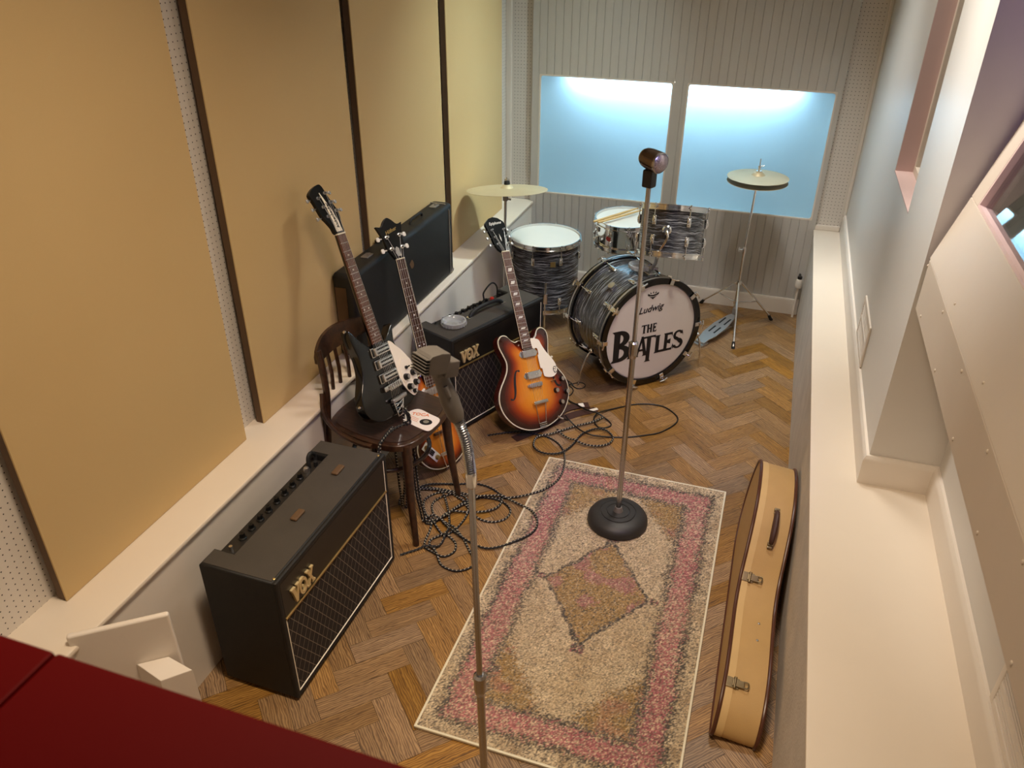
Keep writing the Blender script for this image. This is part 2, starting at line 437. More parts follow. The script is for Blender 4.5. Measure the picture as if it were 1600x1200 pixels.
# back wall: beadboard with two light boxes
def groove(s, x0, x1, z0, z1, y):
    g = .05; xs = [x0]; k = math.ceil((x0 + 1.553) / g + .12); pr = [(x0, y)]
    while True:
        gx = -1.553 + k * g; k += 1
        if gx > x1 - .008: break
        if gx < x0 + .008: continue
        pr += [(gx - .0022, y), (gx - .001, y + .0035), (gx + .001, y + .0035), (gx + .0022, y)]
    pr.append((x1, y))
    vs = [(a, b, z0) for a, b in pr] + [(a, b, z1) for a, b in pr]; n = len(pr)
    s.add(vs, [[i, i + 1, n + i + 1, n + i] for i in range(n - 1)], flat=True)
X0, X1 = -1.545, .292
W1, W2, ZB, ZT = (-1.496, -.660), (-.575, .264), .630, 1.378
s = MB()
for a, b, c, d in ((X0, X1, 0, ZB), (X0, X1, ZT, HC), (X0, W1[0], ZB, ZT), (W1[1], W2[0], ZB, ZT), (W2[1], X1, ZB, ZT)): groove(s, a, b, c, d, YB)
s.box((X1 - .002, YB + .0005, ZL), (X1, YB + .03, HC))
s.box((X0, YB + .0005, ZL), (X0 + .002, YB + .03, HC))
s.box((X0, YB + .24, 0), (X1, YB + .30, HC)); s.box((X0, YB + .01, 1.52), (X1, YB + .24, HC)); s.box((X0, YB + .01, 0), (X1, YB + .24, ZB - .02))
struct(s.build('wall_back', m_grey_board, smooth=0))
for i, (a, b) in enumerate((W1, W2)):
    t = bpy.data.objects.new('window_%d' % (i + 1), None); COL.objects.link(t); t.location = ((a + b) / 2, YB, ZB); struct(t)
    s = MB()
    e = .10 if i == 0 else .043
    f = .043 if i == 0 else .028
    s.box((a - f if i == 0 else a - f + .001, YB + .20, ZB - .02), (b + f - .001 if i == 0 else b + f, YB + .235, 1.52))
    s.box((a - f - .01 * (i == 0), YB + .008, ZB - .02), (b + f, YB + .235, ZB - .004))
    if i == 0: s.box((a - f, YB + .008, ZB - .02), (a - .03, YB + .235, 1.52))
    else: s.box((b + .016, YB + .008, ZB - .02), (b + .027, YB + .235, 1.52))
    s.build('back_board', m_lightbox, t, True)
    s = MB(); h = .007
    rnd = lambda x0, x1, z0, z1, r: [(x1 - r + r * math.cos(q), z0 + r - r * math.cos(q + PI / 2) * -1 - r * 0 if False else z1 - r + r * math.sin(q)) for q in [k * PI / 8 for k in range(5)]] + \
        [(x0 + r + r * math.cos(q), z1 - r + r * math.sin(q)) for q in [PI / 2 + k * PI / 8 for k in range(5)]] + \
        [(x0 + r + r * math.cos(q), z0 + r + r * math.sin(q)) for q in [PI + k * PI / 8 for k in range(5)]] + \
        [(x1 - r + r * math.cos(q), z0 + r + r * math.sin(q)) for q in [1.5 * PI + k * PI / 8 for k in range(5)]]
    o1 = rnd(a - .002, b + .002, ZB - .002, ZT + .002, .005); i1 = rnd(a + h, b - h, ZB + h, ZT - h, .016)
    n = len(o1); ys = (YB - .001, YB + .012); vs = []
    for y in ys: vs += [(x, y, z) for x, z in o1] + [(x, y, z) for x, z in i1]
    fs = []
    for k in range(n):
        k2 = (k + 1) % n
        fs += [[k, k2, n + k2, n + k], [n + k, n + k2, 3 * n + k2, 3 * n + k], [2 * n + k, 2 * n + k2, k2, k]]
    s.add(vs, fs); s.build('window_frame', m_white, t, True)
    MB().box((a, YB + .013, ZB), (b, YB + .016, ZT)).build('pane', m_pane, t, True)
# end strips of perforated board and corner trims
s = MB(); s.box((XW - .05, YB + .03, ZL), (X0, YB + .06, HC)); s.box((X1, YB + .03, ZR), (XPIER + .02, YB + .06, HC)); struct(s.build('wall_back_strips', m_peg_y))
s = MB(); s.box((XW, YB + .0, ZL), (XW + .035, YB + .03, HC), .004); s.box((XPIER - .018, YB - .0, ZR + .1), (XPIER, YB + .03, HC), .004)
s.box((X1 - .0, YB + .005, ZR), (XPIER - .019, YB + .03, ZR + .03), .004); struct(s.build('trim_2', m_white))
s = MB(); s.prism([(0, 0), (.018, 0), (.018, .090), (.012, .103), (0, .103)], XL + .001, XR - .001, T=Matrix(((0, 0, 1, 0), (-1, 0, 0, YB), (0, 1, 0, 0), (0, 0, 0, 1))))
struct(s.build('baseboard_back', m_white))
# right side: parapet with plaster face, pier with window, inner wall, slanted control-room window wall
s = MB(); s.box((XR + .004, -.6, 0), (1.2, YB + .06, ZR - .012)); struct(s.build('wall_right_low', m_plaster))
s = MB(); s.box((XR, -.6, ZR - .012), (1.2, YB + .06, ZR), .004); struct(s.build('trim_3', m_cream, label='cream painted ledge on the right parapet'))
WY0, WY1, WZ0, WZ1 = 2.915, 3.472, 1.352, 2.35
s = MB(); XE = .70
for lo, hi in (((XPIER, YPIER, ZR), (XE, YB + .06, WZ0)), ((XPIER, YPIER, WZ0), (XE, WY0, WZ1)), ((XPIER, WY1, WZ0), (XE, YB + .06, WZ1)), ((XPIER, YPIER, WZ1), (XE, YB + .06, HC))): s.box(lo, hi)
s.box((XIN, -.6, ZR), (.76, YPIER, 1.5)); s.box((XE, YPIER, ZR), (1.4, YPIER + .12, HC)); struct(s.build('wall_right', m_wallpaint, smooth=0))
t = bpy.data.objects.new('window_3', None); COL.objects.link(t); t.location = (XPIER, (WY0 + WY1) / 2, WZ0); struct(t)
s = MB()
for lo, hi in (((XPIER + .065, WY0, WZ0), (XPIER + .095, WY1, WZ0 + .03)), ((XPIER + .065, WY0, WZ0 + .03), (XPIER + .095, WY0 + .03, WZ1)), ((XPIER + .065, WY1 - .03, WZ0 + .03), (XPIER + .095, WY1, WZ1))): s.box(lo, hi, .003)
s.build('window_frame', m_cream, t, True)
s = MB(); s.box((XPIER - .0005, WY0 - .001, WZ0 - .002), (XPIER + .066, WY1 + .001, WZ0 + .003)); s.box((XPIER + .001, WY1 - .004, WZ0 + .003), (XPIER + .066, WY1 + .001, WZ1))
s.build('window_sill', m_pink_reveal, t, True)  # pinkish light on the wall paint is put into the reveal's colour
MB().box((XPIER + .10, WY0, WZ0), (XPIER + .105, WY1, WZ1)).build('pane', m_glass, t, True)
MB().box((XPIER + .22, WY0, WZ0), (XPIER + .23, WY1, WZ1)).build('room_beyond', m_board, t, True)
def bb(name, pts, h=.108, th=.018, lab=None):
    # baseboard along a polyline with the wall on its right-hand side
    P = [Vector((x, y, 0)) for x, y in pts]; s = MB(); out = []
    for i, p in enumerate(P):
        d0 = (P[i] - P[i - 1]).normalized() if i else (P[1] - P[0]).normalized()
        d1 = (P[i + 1] - P[i]).normalized() if i < len(P) - 1 else d0
        n0 = Vector((-d0.y, d0.x, 0)); n1 = Vector((-d1.y, d1.x, 0)); m = (n0 + n1) / (1 + n0.dot(n1)); out.append(m)
    pr = [(0, 0), (th, 0), (th, h - .018), (th - .004, h - .008), (th - .009, h), (0, h)]; n = len(pr); vs = []
    for p, m in zip(P, out): vs += [(p.x + m.x * a, p.y + m.y * a, ZR + b) for a, b in pr]
    fs = [[i * n + k, i * n + (k + 1) % n, (i + 1) * n + (k + 1) % n, (i + 1) * n + k] for i in range(len(P) - 1) for k in range(n)]
    fs += [list(range(n)), [(len(P) - 1) * n + k for k in range(n)][::-1]]
    s.add(vs, fs); return struct(s.build(name, m_white, smooth=25))
bb('baseboard_right', [(XIN, .3), (XIN, YPIER), (XPIER, YPIER), (XPIER, YB)])
# boards: upright lower board, then the slanted board with the control-room window
XBD = .461
s = MB(); s.box((XBD, .30, 1.222), (XBD + .02, YPIER - .022, 1.379), .004); s.box((XBD + .02, .30, 1.222), (XIN + .03, YPIER - .022, 1.24))
for y in (.75, 1.05, 1.36, 1.68, 2.0, 2.33):
    for z in (1.245, 1.36): s.ball((XBD - .0005, y + (.1 if z > 1.3 else 0) - .04, z), .0044, 10, sc=(.6, 1, 1))
struct(s.build('wall_right_board', m_board))
Sd = Vector((.296, 0, .955)); Nd = Vector((-.955, 0, .296))
TS = frameM((0, 1, 0), Sd, Nd, (.4595, 0, 1.381))     # local: x = along y, y = up the slope, z = out to the room
def sl(s, x0, y0, x1, y1, z0, z1, bev=0): s.box((x0, y0, z0), (x1, y1, z1), bev, T=TS)
SB, ST, SY0, SY1 = .195, 1.05, .42, 2.30
s = MB(); sl(s, .30, 0, 2.393, SB, -.03, 0, .004); sl(s, SY1, SB + .0002, 2.393, 1.95, -.03, 0, .003); sl(s, .30, SB + .0002, SY0, ST, -.03, 0, .003); sl(s, .30, ST + .0002, SY1, 1.95, -.03, 0, .003)
for y in (.8, 1.2, 1.6, 2.0): s.ball(TS @ Vector((y, .03, 0)), .0035, 10)
struct(s.build('wall_right_slope', m_board))
t = bpy.data.objects.new('window_4', None); COL.objects.link(t); t.matrix_basis = TS @ Matrix.Translation((1.36, SB, 0)); struct(t)
s = MB(); sl(s, SY0, SB, SY1, SB + .008, -.05, -.001); sl(s, SY1 - .008, SB + .008, SY1, ST, -.05, -.001); sl(s, SY0, SB + .008, SY0 + .008, ST, -.05, -.001); sl(s, SY0, ST - .008, SY1, ST, -.05, -.001)
s.build('window_frame', m_pink_reveal, t, True)
s = MB(); sl(s, SY0, SB, SY1, ST, -.024, -.018); s.build('pane', m_glass, t, True)
s = MB(); sl(s, SY0 - .1, SB - .1, SY1 + .1, ST + .1, -.52, -.50); sl(s, SY0 - .1, SB - .1, SY1 + .1, SB - .08, -.5, -.10); sl(s, SY1 + .08, SB - .1, SY1 + .1, ST + .1, -.5, -.10)
s.build('room_beyond', m_purple, t, True)
# the red barrier of the viewing gallery
t = bpy.data.objects.new('wall_front', None); COL.objects.link(t); t.location = (-.6, .27, 0); struct(t)
MB().box((-1.72, .215, 0), (.66, .285, 1.66)).build('barrier_wall', m_white, t, True)
MB().box((-1.72, .10, 1.66), (-.4815, .298, 1.70), .004).build('red_capping', m_red, t, True, label='dark red capping board')
MB().box((-.4805, .10, 1.66), (.66, .298, 1.70), .004).build('red_capping', m_red, t, True, label='dark red capping board')

# vents
def vent(lab, y0, y1, z0, z1, x, nsl, vert):
    t = thing('wall_vent', lab, 'vent', loc=(x, (y0 + y1) / 2, z0))
    s = MB(); b = .022
    s.box((x - .008, y0, z0), (x, y0 + b, z1), .003); s.box((x - .008, y1 - b, z0), (x, y1, z1), .003)
    s.box((x - .008, y0 + b, z0), (x, y1 - b, z0 + b), .003); s.box((x - .008, y0 + b, z1 - b), (x, y1 - b, z1), .003)
    if not vert: s.box((x - .008, y0 + b, (z0 + z1) / 2 - .008), (x, y1 - b, (z0 + z1) / 2 + .008), .002)
    s.build('vent_frame', m_white, t, True)
    s = MB()
    for k in range(nsl):
        if vert:
            y = y0 + b + (y1 - y0 - 2 * b) * (k + .5) / nsl; s.box((x - .006, y - .002, z0 + b), (x - .001, y + .002, z1 - b))
        else:
            z = z0 + b + (z1 - z0 - 2 * b) * (k + .5) / nsl; s.box((x - .006, y0 + b, z - .0028), (x - .001, y1 - b, z + .0028))
    s.build('vent_slats', m_white, t, True)
    MB().box((x - .001, y0 + b, z0 + b), (x - .0005, y1 - b, z1 - b)).build('vent_backing', m_darkgap, t, True)
vent('white slatted vent low on the pier wall above the ledge', 3.03, 3.36, .685, .86, XPIER, 12, False)
vent('small ribbed vent at the bottom right by the slanted boards', 1.10, 1.475, .688, .83, XIN, 9, False)
# radiator valve
t = thing('radiator_valve', 'small white radiator valve in the back corner beside the parapet', 'valve', loc=(.262, 4.985, .0))
MB().lathe([(.001, 0), (.018, 0), (.021, .012), (.021, .045), (.016, .058), (.001, .06)], 18, axisM((.262, 4.975, .205), (0, 0, 1))).build('valve_head', m_white, t, True)
s = MB(); s.cyl((.262, 4.975, .0), (.262, 4.975, .205), .0075); s.build('pipe', m_white, t, True)
s = MB(); s.cyl((.262, 4.975, .264), (.262, 4.975, .28), .014); s.cyl((.262, 4.975, .272), (.262, 5.028, .272), .008); s.build('elbow_fitting', m_black, t, True)
# white boxed bench end at the lower left
A = Vector((-1.568, .966, 0)); B = Vector((-1.342, 1.14, 0)); d = (B - A).normalized(); nrm = Vector((d.y, -d.x, 0))
t = thing('white_bench', 'white painted bench end board behind the red barrier', 'bench', M=frameM(d, -nrm, (0, 0, 1), B))
s = MB(); s.box((-.25, 0, 0), (0, .018, .60), .0075, 4); s.build('end_board', m_white, t)
s = MB(); s.prism([(-.113, -.0005), (-.048, -.082), (.033, -.070), (-.030, -.0005)], 0, .45, .004, 2); s.build('corner_block', m_white, t)

# ------------------------------------------------------------------ rug
def vnoise(x, y, s=0):
    def h(i, j):
        n = (i * 374761393 + j * 668265263 + s * 974711) & 0xffffffff
        n = ((n ^ (n >> 13)) * 1274126177) & 0xffffffff
        return ((n ^ (n >> 16)) & 0xffff) / 65535
    i = math.floor(x); j = math.floor(y); u = x - i; v = y - j
    u = u * u * (3 - 2 * u); v = v * v * (3 - 2 * v)
    return (h(i, j) * (1 - u) + h(i + 1, j) * u) * (1 - v) + (h(i, j + 1) * (1 - u) + h(i + 1, j + 1) * u) * v
def build_rug():
    x0, x1, y0, y1 = -.7865, .0266, 1.4291, 2.9531
    t = thing('rug', 'worn cream and pink oriental rug with an ochre diamond medallion', 'rug', loc=((x0 + x1) / 2, (y0 + y1) / 2, 0))
    w, h = x1 - x0, y1 - y0; NX, NY = 190, 356
    cream, sand, pink, rose, grey, ochre, dark = rgb(222, 204, 174), rgb(180, 156, 126), rgb(190, 118, 122), rgb(162, 88, 106), rgb(104, 98, 94), rgb(160, 126, 72), rgb(62, 66, 72)
    s = MB(); s.col = []
    R = random.Random(3)
    def lerp(a, b, k): return tuple(p + (q - p) * k for p, q in zip(a, b))
    for j in range(NY + 1):
        for i in range(NX + 1):
            X = w * i / NX; Y = h * j / NY
            wob = (vnoise(X * 38, Y * 38, 1) - .5) * .020 + (vnoise(X * 11, Y * 11, 2) - .5) * .012
            jit = R.gauss(0, .0085); d = min(X, w - X, Y, h - Y) + wob * .8 + jit; r = R.random(); fade = vnoise(X * 4, Y * 4, 5)
            cx = X - w / 2; cy = Y - (2.19 - y0)
            if d < .042: c = lerp(sand, cream, vnoise(X * 25, Y * 25, 8)); c = grey if r < .16 else c
            elif d < .064: c = dark if r < .55 + .2 * fade else (grey if r < .8 else sand)
            elif d < .142:
                c = lerp(pink, rose, vnoise(X * 6, Y * 6, 6)); k = (d - .064) / .078
                if r < .22 + .25 * max(0, vnoise(X * 5, Y * 5, 9) - .45) * 2: c = lerp(cream, pink, .3)
                elif r > .93: c = grey
            elif d < .168: c = dark if r < .45 else (grey if r < .75 else sand)
            else:
                ix = X - .168; iy = Y - .168; iw = w - .336; ih = h - .336
                wob += jit * .22; dia = abs(cx) / .205 + abs(cy) / .285 + wob * 2.2
                corner = min(ix, iw - ix) / .19 + min(iy, ih - iy) / .25 + wob * 3.4 + jit * 9
                top = iy > ih / 2
                zig = (vnoise(X * 60, Y * 60, 3) - .5) * .10
                if dia + zig < .94:
                    c = lerp(ochre, sand, .55 * r)
                    fl = vnoise(X * 16, Y * 16, 4)
                    if fl + R.gauss(0, .06) > .60: c = lerp(rose, sand, r * .8)
                    elif r < .10: c = dark
                elif dia + zig < 1.02: c = dark if r < .8 else sand
                elif (abs(cx) < .024 and abs(abs(cy) - .300) < .022) or (abs(cy) < .016 and abs(abs(cx) - .218) < .014): c = dark if r < .5 else (rose if r < .75 else sand)
                elif corner < 1.0 and abs(corner - .95) < .05: c = dark if r < .28 else (ochre if r < .6 else sand)
                elif corner < .95:
                    c = lerp(ochre, sand, r * .6); c = lerp(c, rose, .8 * max(0, vnoise(X * 18, Y * 18, 12) - .5) * 2); c = dark if r > .93 else c
                else:
                    c = lerp(cream, sand, vnoise(X * 30, Y * 30, 7) * .5 + r * .5); c = lerp(c, ochre, .5 * max(0, vnoise(X * 7, Y * 7, 21) - .5)); c = grey if r > .95 else c
            c = lerp(c, sand, .16 + .3 * max(0, vnoise(X * 9, Y * 9, 30) - .5)); q = R.random(); k = .62 + .72 * R.random(); c = lerp(c, cream, .5) if q < .10 else (lerp(c, grey, .6) if q > .91 else c)
            s.v.append(V(X + x0, Y + y0, .0095 + .0035 * R.random() * (min(X, w - X, Y, h - Y) > .004))); s.col.append(tuple(q * k for q in c))
    N = NX + 1
    for j in range(NY):
        for i in range(NX):
            a = j * N + i; s.f.append([a, a + 1, a + N + 1, a + N]); s.m.append(0); s.flat.append(0); s.uv.append([(0, 0)] * 4)
    s.build('pile', m_rug, t, True, smooth=0)
    s = MB(); s.box((x0, y0, .0012), (x1, y1, .008)); b = .006
    for lo, hi in (((x0 - b, y0 - b, .001), (x0 + .003, y1 + b, .012)), ((x1 - .003, y0 - b, .001), (x1 + b, y1 + b, .012)), ((x0, y0 - b, .001), (x1, y0 + .003, .012)), ((x0, y1 - .003, .001), (x1, y1 + b, .012))): s.box(lo, hi, .003)
    s.build('woven_edge', m_ivory, t, True, label='pale bound edge')
build_rug()

# ------------------------------------------------------------------ amplifiers
def vox(T):
    s = MB(); h = 1.0; th = .008
    def P(pts): s.prism(pts, 0, th, T=T)
    P([(-.05, 1), (.34, 1), (.34, .9), (.27, .9), (.42, .38), (.56, .9), (.49, .9), (.49, 1), (.78, 1), (.78, .9), (.71, .9), (.46, 0), (.30, 0), (.02, .9), (-.05, .9)])
    ox, r1 = 1.12, .0
    o = [(ox + .40 * math.cos(a), .5 + .52 * math.sin(a)) for a in [2 * PI * k / 28 for k in range(28)]]
    i = [(ox + .24 * math.cos(a), .5 + .33 * math.sin(a)) for a in [2 * PI * k / 28 for k in range(28)]]
    n = 28; vs = [(x, y, 0) for x, y in o] + [(x, y, 0) for x, y in i] + [(x, y, th) for x, y in o] + [(x, y, th) for x, y in i]; fs = []
    for k in range(n):
        q = (k + 1) % n; fs += [[2 * n + k, 2 * n + q, 3 * n + q, 3 * n + k], [k, q, 2 * n + q, 2 * n + k], [n + k, 3 * n + k, 3 * n + q, n + q]]
    s.add(vs, fs, None, T)
    s.prism([(1.10 + .035, .44), (1.10 + .035, .56), (.98, .56), (.98, .44)], 0, th, T=T)
    P([(1.55, 1), (1.84, 1), (1.84, .91), (1.79, .91), (1.93, .62), (2.07, .91), (2.02, .91), (2.02, 1), (2.30, 1), (2.30, .91), (2.23, .91), (2.02, .52), (2.27, .1), (2.34, .1), (2.34, 0), (2.02, 0), (2.02, .1), (2.06, .1), (1.92, .38), (1.76, .1), (1.81, .1), (1.81, 0), (1.52, 0), (1.52, .1), (1.60, .1), (1.83, .5), (1.62, .91), (1.55, .91)])
    return s
def amp(label, x, y, rz, d, w, h, style):
    t = thing('guitar_amplifier', label, 'amplifier', loc=(x, y, 0), rz=rz)
    rd, r0, r1 = .072, .075, w - .085          # control recess: depth from the back and its ends
    s = MB(); f = .012; zb = .012
    s.prism([(-f, 0), (-f, w), (-d, w), (-d, r1), (-d + rd, r1), (-d + rd, r0), (-d, r0), (-d, 0)], zb, h, .010, 3)
    s.box((-d + .004, r0 - .03, zb), (-d + rd + .02, r1 + .03, h - .030), .003)
    s.box((-f - .004, 0, zb), (0, .018, h), .006); s.box((-f - .004, w - .018, zb), (0, w, h), .006); s.box((-f - .004, .01, zb), (0, w - .01, zb + .02), .006); s.box((-f - .004, .01, h - .02), (0, w - .01, h), .006)
    s.build('cabinet', m_tolex, t)
    q = .008; MB().prism([(-f - q, q), (-f - q, w - q), (-d + q, w - q), (-d + q, r1 + q), (-d + rd + q, r1 + q), (-d + rd + q, r0 - q), (-d + q, r0 - q), (-d + q, q)], h - .0004, h + .0006).build('top_covering', m_tolex_top, t, label='brownish top covering')  # paler brownish sheet over the whole cabinet top
    zg = h * .685
    MB().box((-f + .001, .019, zg + .008), (-.003, w - .019, h - .021), .002).build('logo_panel', m_black, t)
    MB().box((-f - .003, .019, zb + .021), (-.0045, w - .019, zg - .001)).build('grille_cloth', m_grille, t)
    s = MB(); s.box((-.008, .017, zg - .001), (.001, w - .017, zg + .007), .002); s.build('trim_strip', m_brass, t, label='gold trim strip')
    s = MB(); a = .0025
    for p, q in (((-.004, .0195, zb + .022), (-.004, w - .0195, zb + .022)), ((-.004, w - .0195, zb + .022), (-.004, w - .0195, h - .022)), ((-.004, .0195, zb + .022), (-.004, .0195, zg))): s.cyl(p, q, a, n=8)
    s.build('piping', m_cream_pl, t, label='white piping')
    T = Matrix.Translation((-.0029, w * .085, zg + .024)) @ Matrix(((0, 0, 1, 0), (1, 0, 0, 0), (0, 1, 0, 0), (0, 0, 0, 1))) @ Matrix.Diagonal((.052, .062, 1, 1))
    vox(T).build('logo', m_gold, t)
    MB().box((-d + .006, r0 + .002, h - .0298), (-d + rd - .004, r1 - .002, h - .0275)).build('control_panel', m_panel, t)
    s = MB(); s.lathe([(.001, .0), (.0125, 0), (.0135, .004), (.0100, .008), (.0090, .020), (.0075, .022), (.001, .022)], 14); s.box((-.0012, -.0115, .0205), (.0012, -.002, .0230)); kb = s
    k0 = None; nk = 8
    for i in range(nk):
        p = Matrix.Translation((-d + .036, r0 + .06 + (r1 - r0 - .16) * (i + .6) / nk, h - .0274)) @ Matrix.Rotation(i * 1.1, 4, 'Z')
        if k0 is None: k0 = kb.build('control_knob', m_black, t); k0.matrix_basis = p
        else: inst(k0, t, p)
    s = MB(); s.cyl((-d + .036, r0 + .03, h - .028), (-d + .036, r0 + .03, h - .010), .006, n=10); s.build('toggle_switch', m_chrome, t)
    s = MB(); s.lathe([(.001, 0), (.012, 0), (.012, .008), (.009, .016), (.001, .018)], 12, Matrix.Translation((-d + .036, r1 - .075, h - .0275))); s.build('pilot_lamp', m_red_badge if style == 2 else m_nickel, t)
    if style == 1:
        for yy in (.29, .55):
            s = MB(); s.box((-d * .40 - .013, yy - .028, h + .0002), (-d * .40 + .013, yy + .028, h + .011), .005, 3); s.build('handle_mount', m_leather if False else m_brown_edge, t, label='brown handle end stub')
        s = MB(); s.tube(catmull([(-d + .035, r1 - .05, h - .05), (-d + .03, r1 - .05, h + .005), (-d + .03, r1 - .03, h + .02), (-d + .03, r1 - .005, h - .005), (-d + .03, r1 - .012, h - .05)], n=6), .007, 8)
        s.cyl((-d + .05, r1 - .035, h - .05), (-d + .05, r1 - .035, h - .008), .008, n=10); s.build('power_plug', m_black_matte, t)
        for yy in (.02, w - .02):
            s = MB(); s.ball((-.02, yy, h - .001), .0055, 10, sc=(1, 1, .5)); s.build('corner_stud', m_brass, t)
    else:
        s = MB(); pts = [(-d * .45, .24, h + .004), (-d * .45, .26, h + .022), (-d * .45, .30, h + .032), (-d * .45, .36, h + .034), (-d * .45, .42, h + .030), (-d * .45, .455, h + .018), (-d * .45, .47, h + .004)]
        s.tube(catmull(pts, n=5), .0105, 10); s.build('carry_handle', m_black_matte, t)
        
        for yy in (.222, .458): MB().box((-d * .45 - .012, yy, h), (-d * .45 + .012, yy + .030, h + .006), .002).build('handle_end', m_chrome, t)
        s = MB(); s.tube(catmull([(-d + .03, r1 - .03, h - .05), (-d + .03, r1 - .03, h + .03), (-d + .03, r1 - .07, h + .065), (-d + .03, r1 - .13, h + .03), (-d + .035, r1 - .14, h - .01), (-d + .03, r1 - .22, h - .012), (-d + .025, r1 - .30, h - .03)], n=7), .0042, 8)
        s.cyl((-d + .04, r1 - .02, h - .05), (-d + .04, r1 - .02, h - .004), .009, n=10); s.build('power_lead', m_cable, t)
    for a in (-.03, -d + .03):
        for b in (.05, w - .05): MB().lathe([(.001, .0), (.016, .0), (.019, .013), (.001, .013)], 14, Matrix.Translation((a, b, 0))).build('rubber_foot', m_black_matte, t)
    return t
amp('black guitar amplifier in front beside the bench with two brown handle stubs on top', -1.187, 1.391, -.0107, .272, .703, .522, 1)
NA = V(math.cos(-.4036), math.sin(-.4036), 0)
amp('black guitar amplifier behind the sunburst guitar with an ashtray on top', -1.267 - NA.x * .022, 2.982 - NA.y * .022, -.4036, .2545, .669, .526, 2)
A2M = Matrix.Translation((-1.267 - NA.x * .022, 2.982 - NA.y * .022, 0)) @ Matrix.Rotation(-.4036, 4, 'Z')

# ------------------------------------------------------------------ ashtrays
def ashtray(label, p, r, rz=0):
    t = thing('ashtray', label, 'ashtray', loc=p, rz=rz, group='glass ashtrays')
    s = MB(); s.lathe([(.0005, 0), (r * .82, 0), (r * .95, .006), (r, .020), (r * .97, .026), (r * .86, .027), (r * .74, .021), (r * .64, .009), (r * .55, .007), (.0005, .007)], 40)
    for k in range(3):
        a = k * 2 * PI / 3; s.tube([(r * .78 * math.cos(a), r * .78 * math.sin(a), .025), (r * 1.0 * math.cos(a), r * 1.0 * math.sin(a), .026)], .004, 8)
    for k in range(24):
        a = k * 2 * PI / 24; s.ball((r * .985 * math.cos(a), r * .985 * math.sin(a), .013), .006, 8, sc=(.5, .5, 1.4))
    s.build('glass_dish', m_crystal, t); return t
pa = A2M @ V(-.115, .13, .5262)
ashtray('round glass ashtray on top of the amplifier behind the chair', pa, .062)
ashtray('round glass ashtray on top of the bass drum', (-.598, 3.950, .6115), .060)

# ------------------------------------------------------------------ bentwood chair
def chair():
    a = -.12
    t = thing('bentwood_chair', 'dark bentwood chair holding the black and white guitar', 'chair', loc=(-1.315, 2.405, 0), rz=a)
    H = .483; sx, sy = .205, .205     # local +x is the front
    ol = sm2([(.205, 0), (.196, .12), (.15, .185), (.05, .205), (-.08, .196), (-.175, .165), (-.205, .09), (-.21, 0), (-.205, -.09), (-.175, -.165), (-.08, -.196), (.05, -.205), (.15, -.185), (.196, -.12)], 5)
    MB().prism(ol, H - .034, H - .004, .006, 3).build('seat_rim', m_chair, t)
    MB().prism([(x * .90, y * .90) for x, y in ol], H - .006, H, .002).build('seat', m_seat, t)
    l0 = None
    for i, (x, y, ox, oy) in enumerate(((.165, .150, .035, .030), (.165, -.150, .035, -.030))):
        s = MB(); s.tube(catmull([(x, y, H - .012), (x + ox * .15, y + oy * .15, H * .72), (x + ox * .45, y + oy * .5, H * .4), (x + ox, y + oy, .0)], n=6), [.0225 - .0095 * k / 18 for k in range(19)], 12)
        s.build('front_leg', m_chair, t)
    for sg in (1, -1):
        P = catmull([(-.245, sg * .185, 0), (-.215, sg * .176, .22), (-.192, sg * .168, H - .02), (-.182, sg * .162 + .005, H + .12), (-.195, sg * .160 + .010, H + .245), (-.207, sg * .158 + .012, H + .305)], n=5)
        s = MB(); s.tube(P, [.0135 + .004 * math.sin(PI * min(1, k / 14)) for k in range(len(P))], 12); s.build('back_post', m_chair, t)
        s = MB(); s.tube(catmull([(-.190, sg * .174, H + .135), (-.165, sg * .205, H + .06), (-.10, sg * .214, H + .005), (-.01, sg * .214, H - .018), (.05, sg * .21, H - .02)], n=5), .0105, 10); s.build('hip_brace', m_chair, t)
    # top rail: curved plank
    s = MB(); n = 18; vs = []
    for k in range(n + 1):
        q = -1 + 2 * k / n; x = -.206 - .05 * (1 - q * q); y = q * .172 + .012; zt = H + .330 - .022 * q * q; zb = H + .235 + .018 * abs(q) ** 3
        for dx, z in ((-.011, zb), (.011, zb), (.013, (zb + zt) / 2), (.006, zt), (-.006, zt), (-.012, (zb + zt) / 2)): vs.append((x + dx + .0 * (z - H), y, z))
    fs = [[k * 6 + j, k * 6 + (j + 1) % 6, (k + 1) * 6 + (j + 1) % 6, (k + 1) * 6 + j] for k in range(n) for j in range(6)] + [list(range(6))[::-1], [n * 6 + j for j in range(6)]]
    s.add(vs, fs); s.build('top_rail', m_chair, t, smooth=50)
    s = MB(); P = [(-.19 - .045 * (1 - q * q), q * .172, H + .062 - .0 * q) for q in [-1 + k / 8 for k in range(17)]]; s.tube(P, .0105, 10); s.build('lower_rail', m_chair, t)
    for i in range(5):
        q = -.66 + .33 * i; s = MB(); x0 = -.19 - .045 * (1 - q * q); x1 = -.206 - .05 * (1 - q * q)
        s.tube([(x0, q * .172, H + .06), (x0 - .004, q * .166 + .006, H + .15), (x1, q * .164 + .012, H + .242)], .0078, 8); s.build('back_slat', m_chair, t)
    s = MB(); P = [(.155 * math.cos(k * 2 * PI / 40) - .01, .165 * math.sin(k * 2 * PI / 40), H - .175) for k in range(40)]; s.tube(P, .0095, 10, closed=True); s.build('stretcher_hoop', m_chair, t)
    return t
chair()
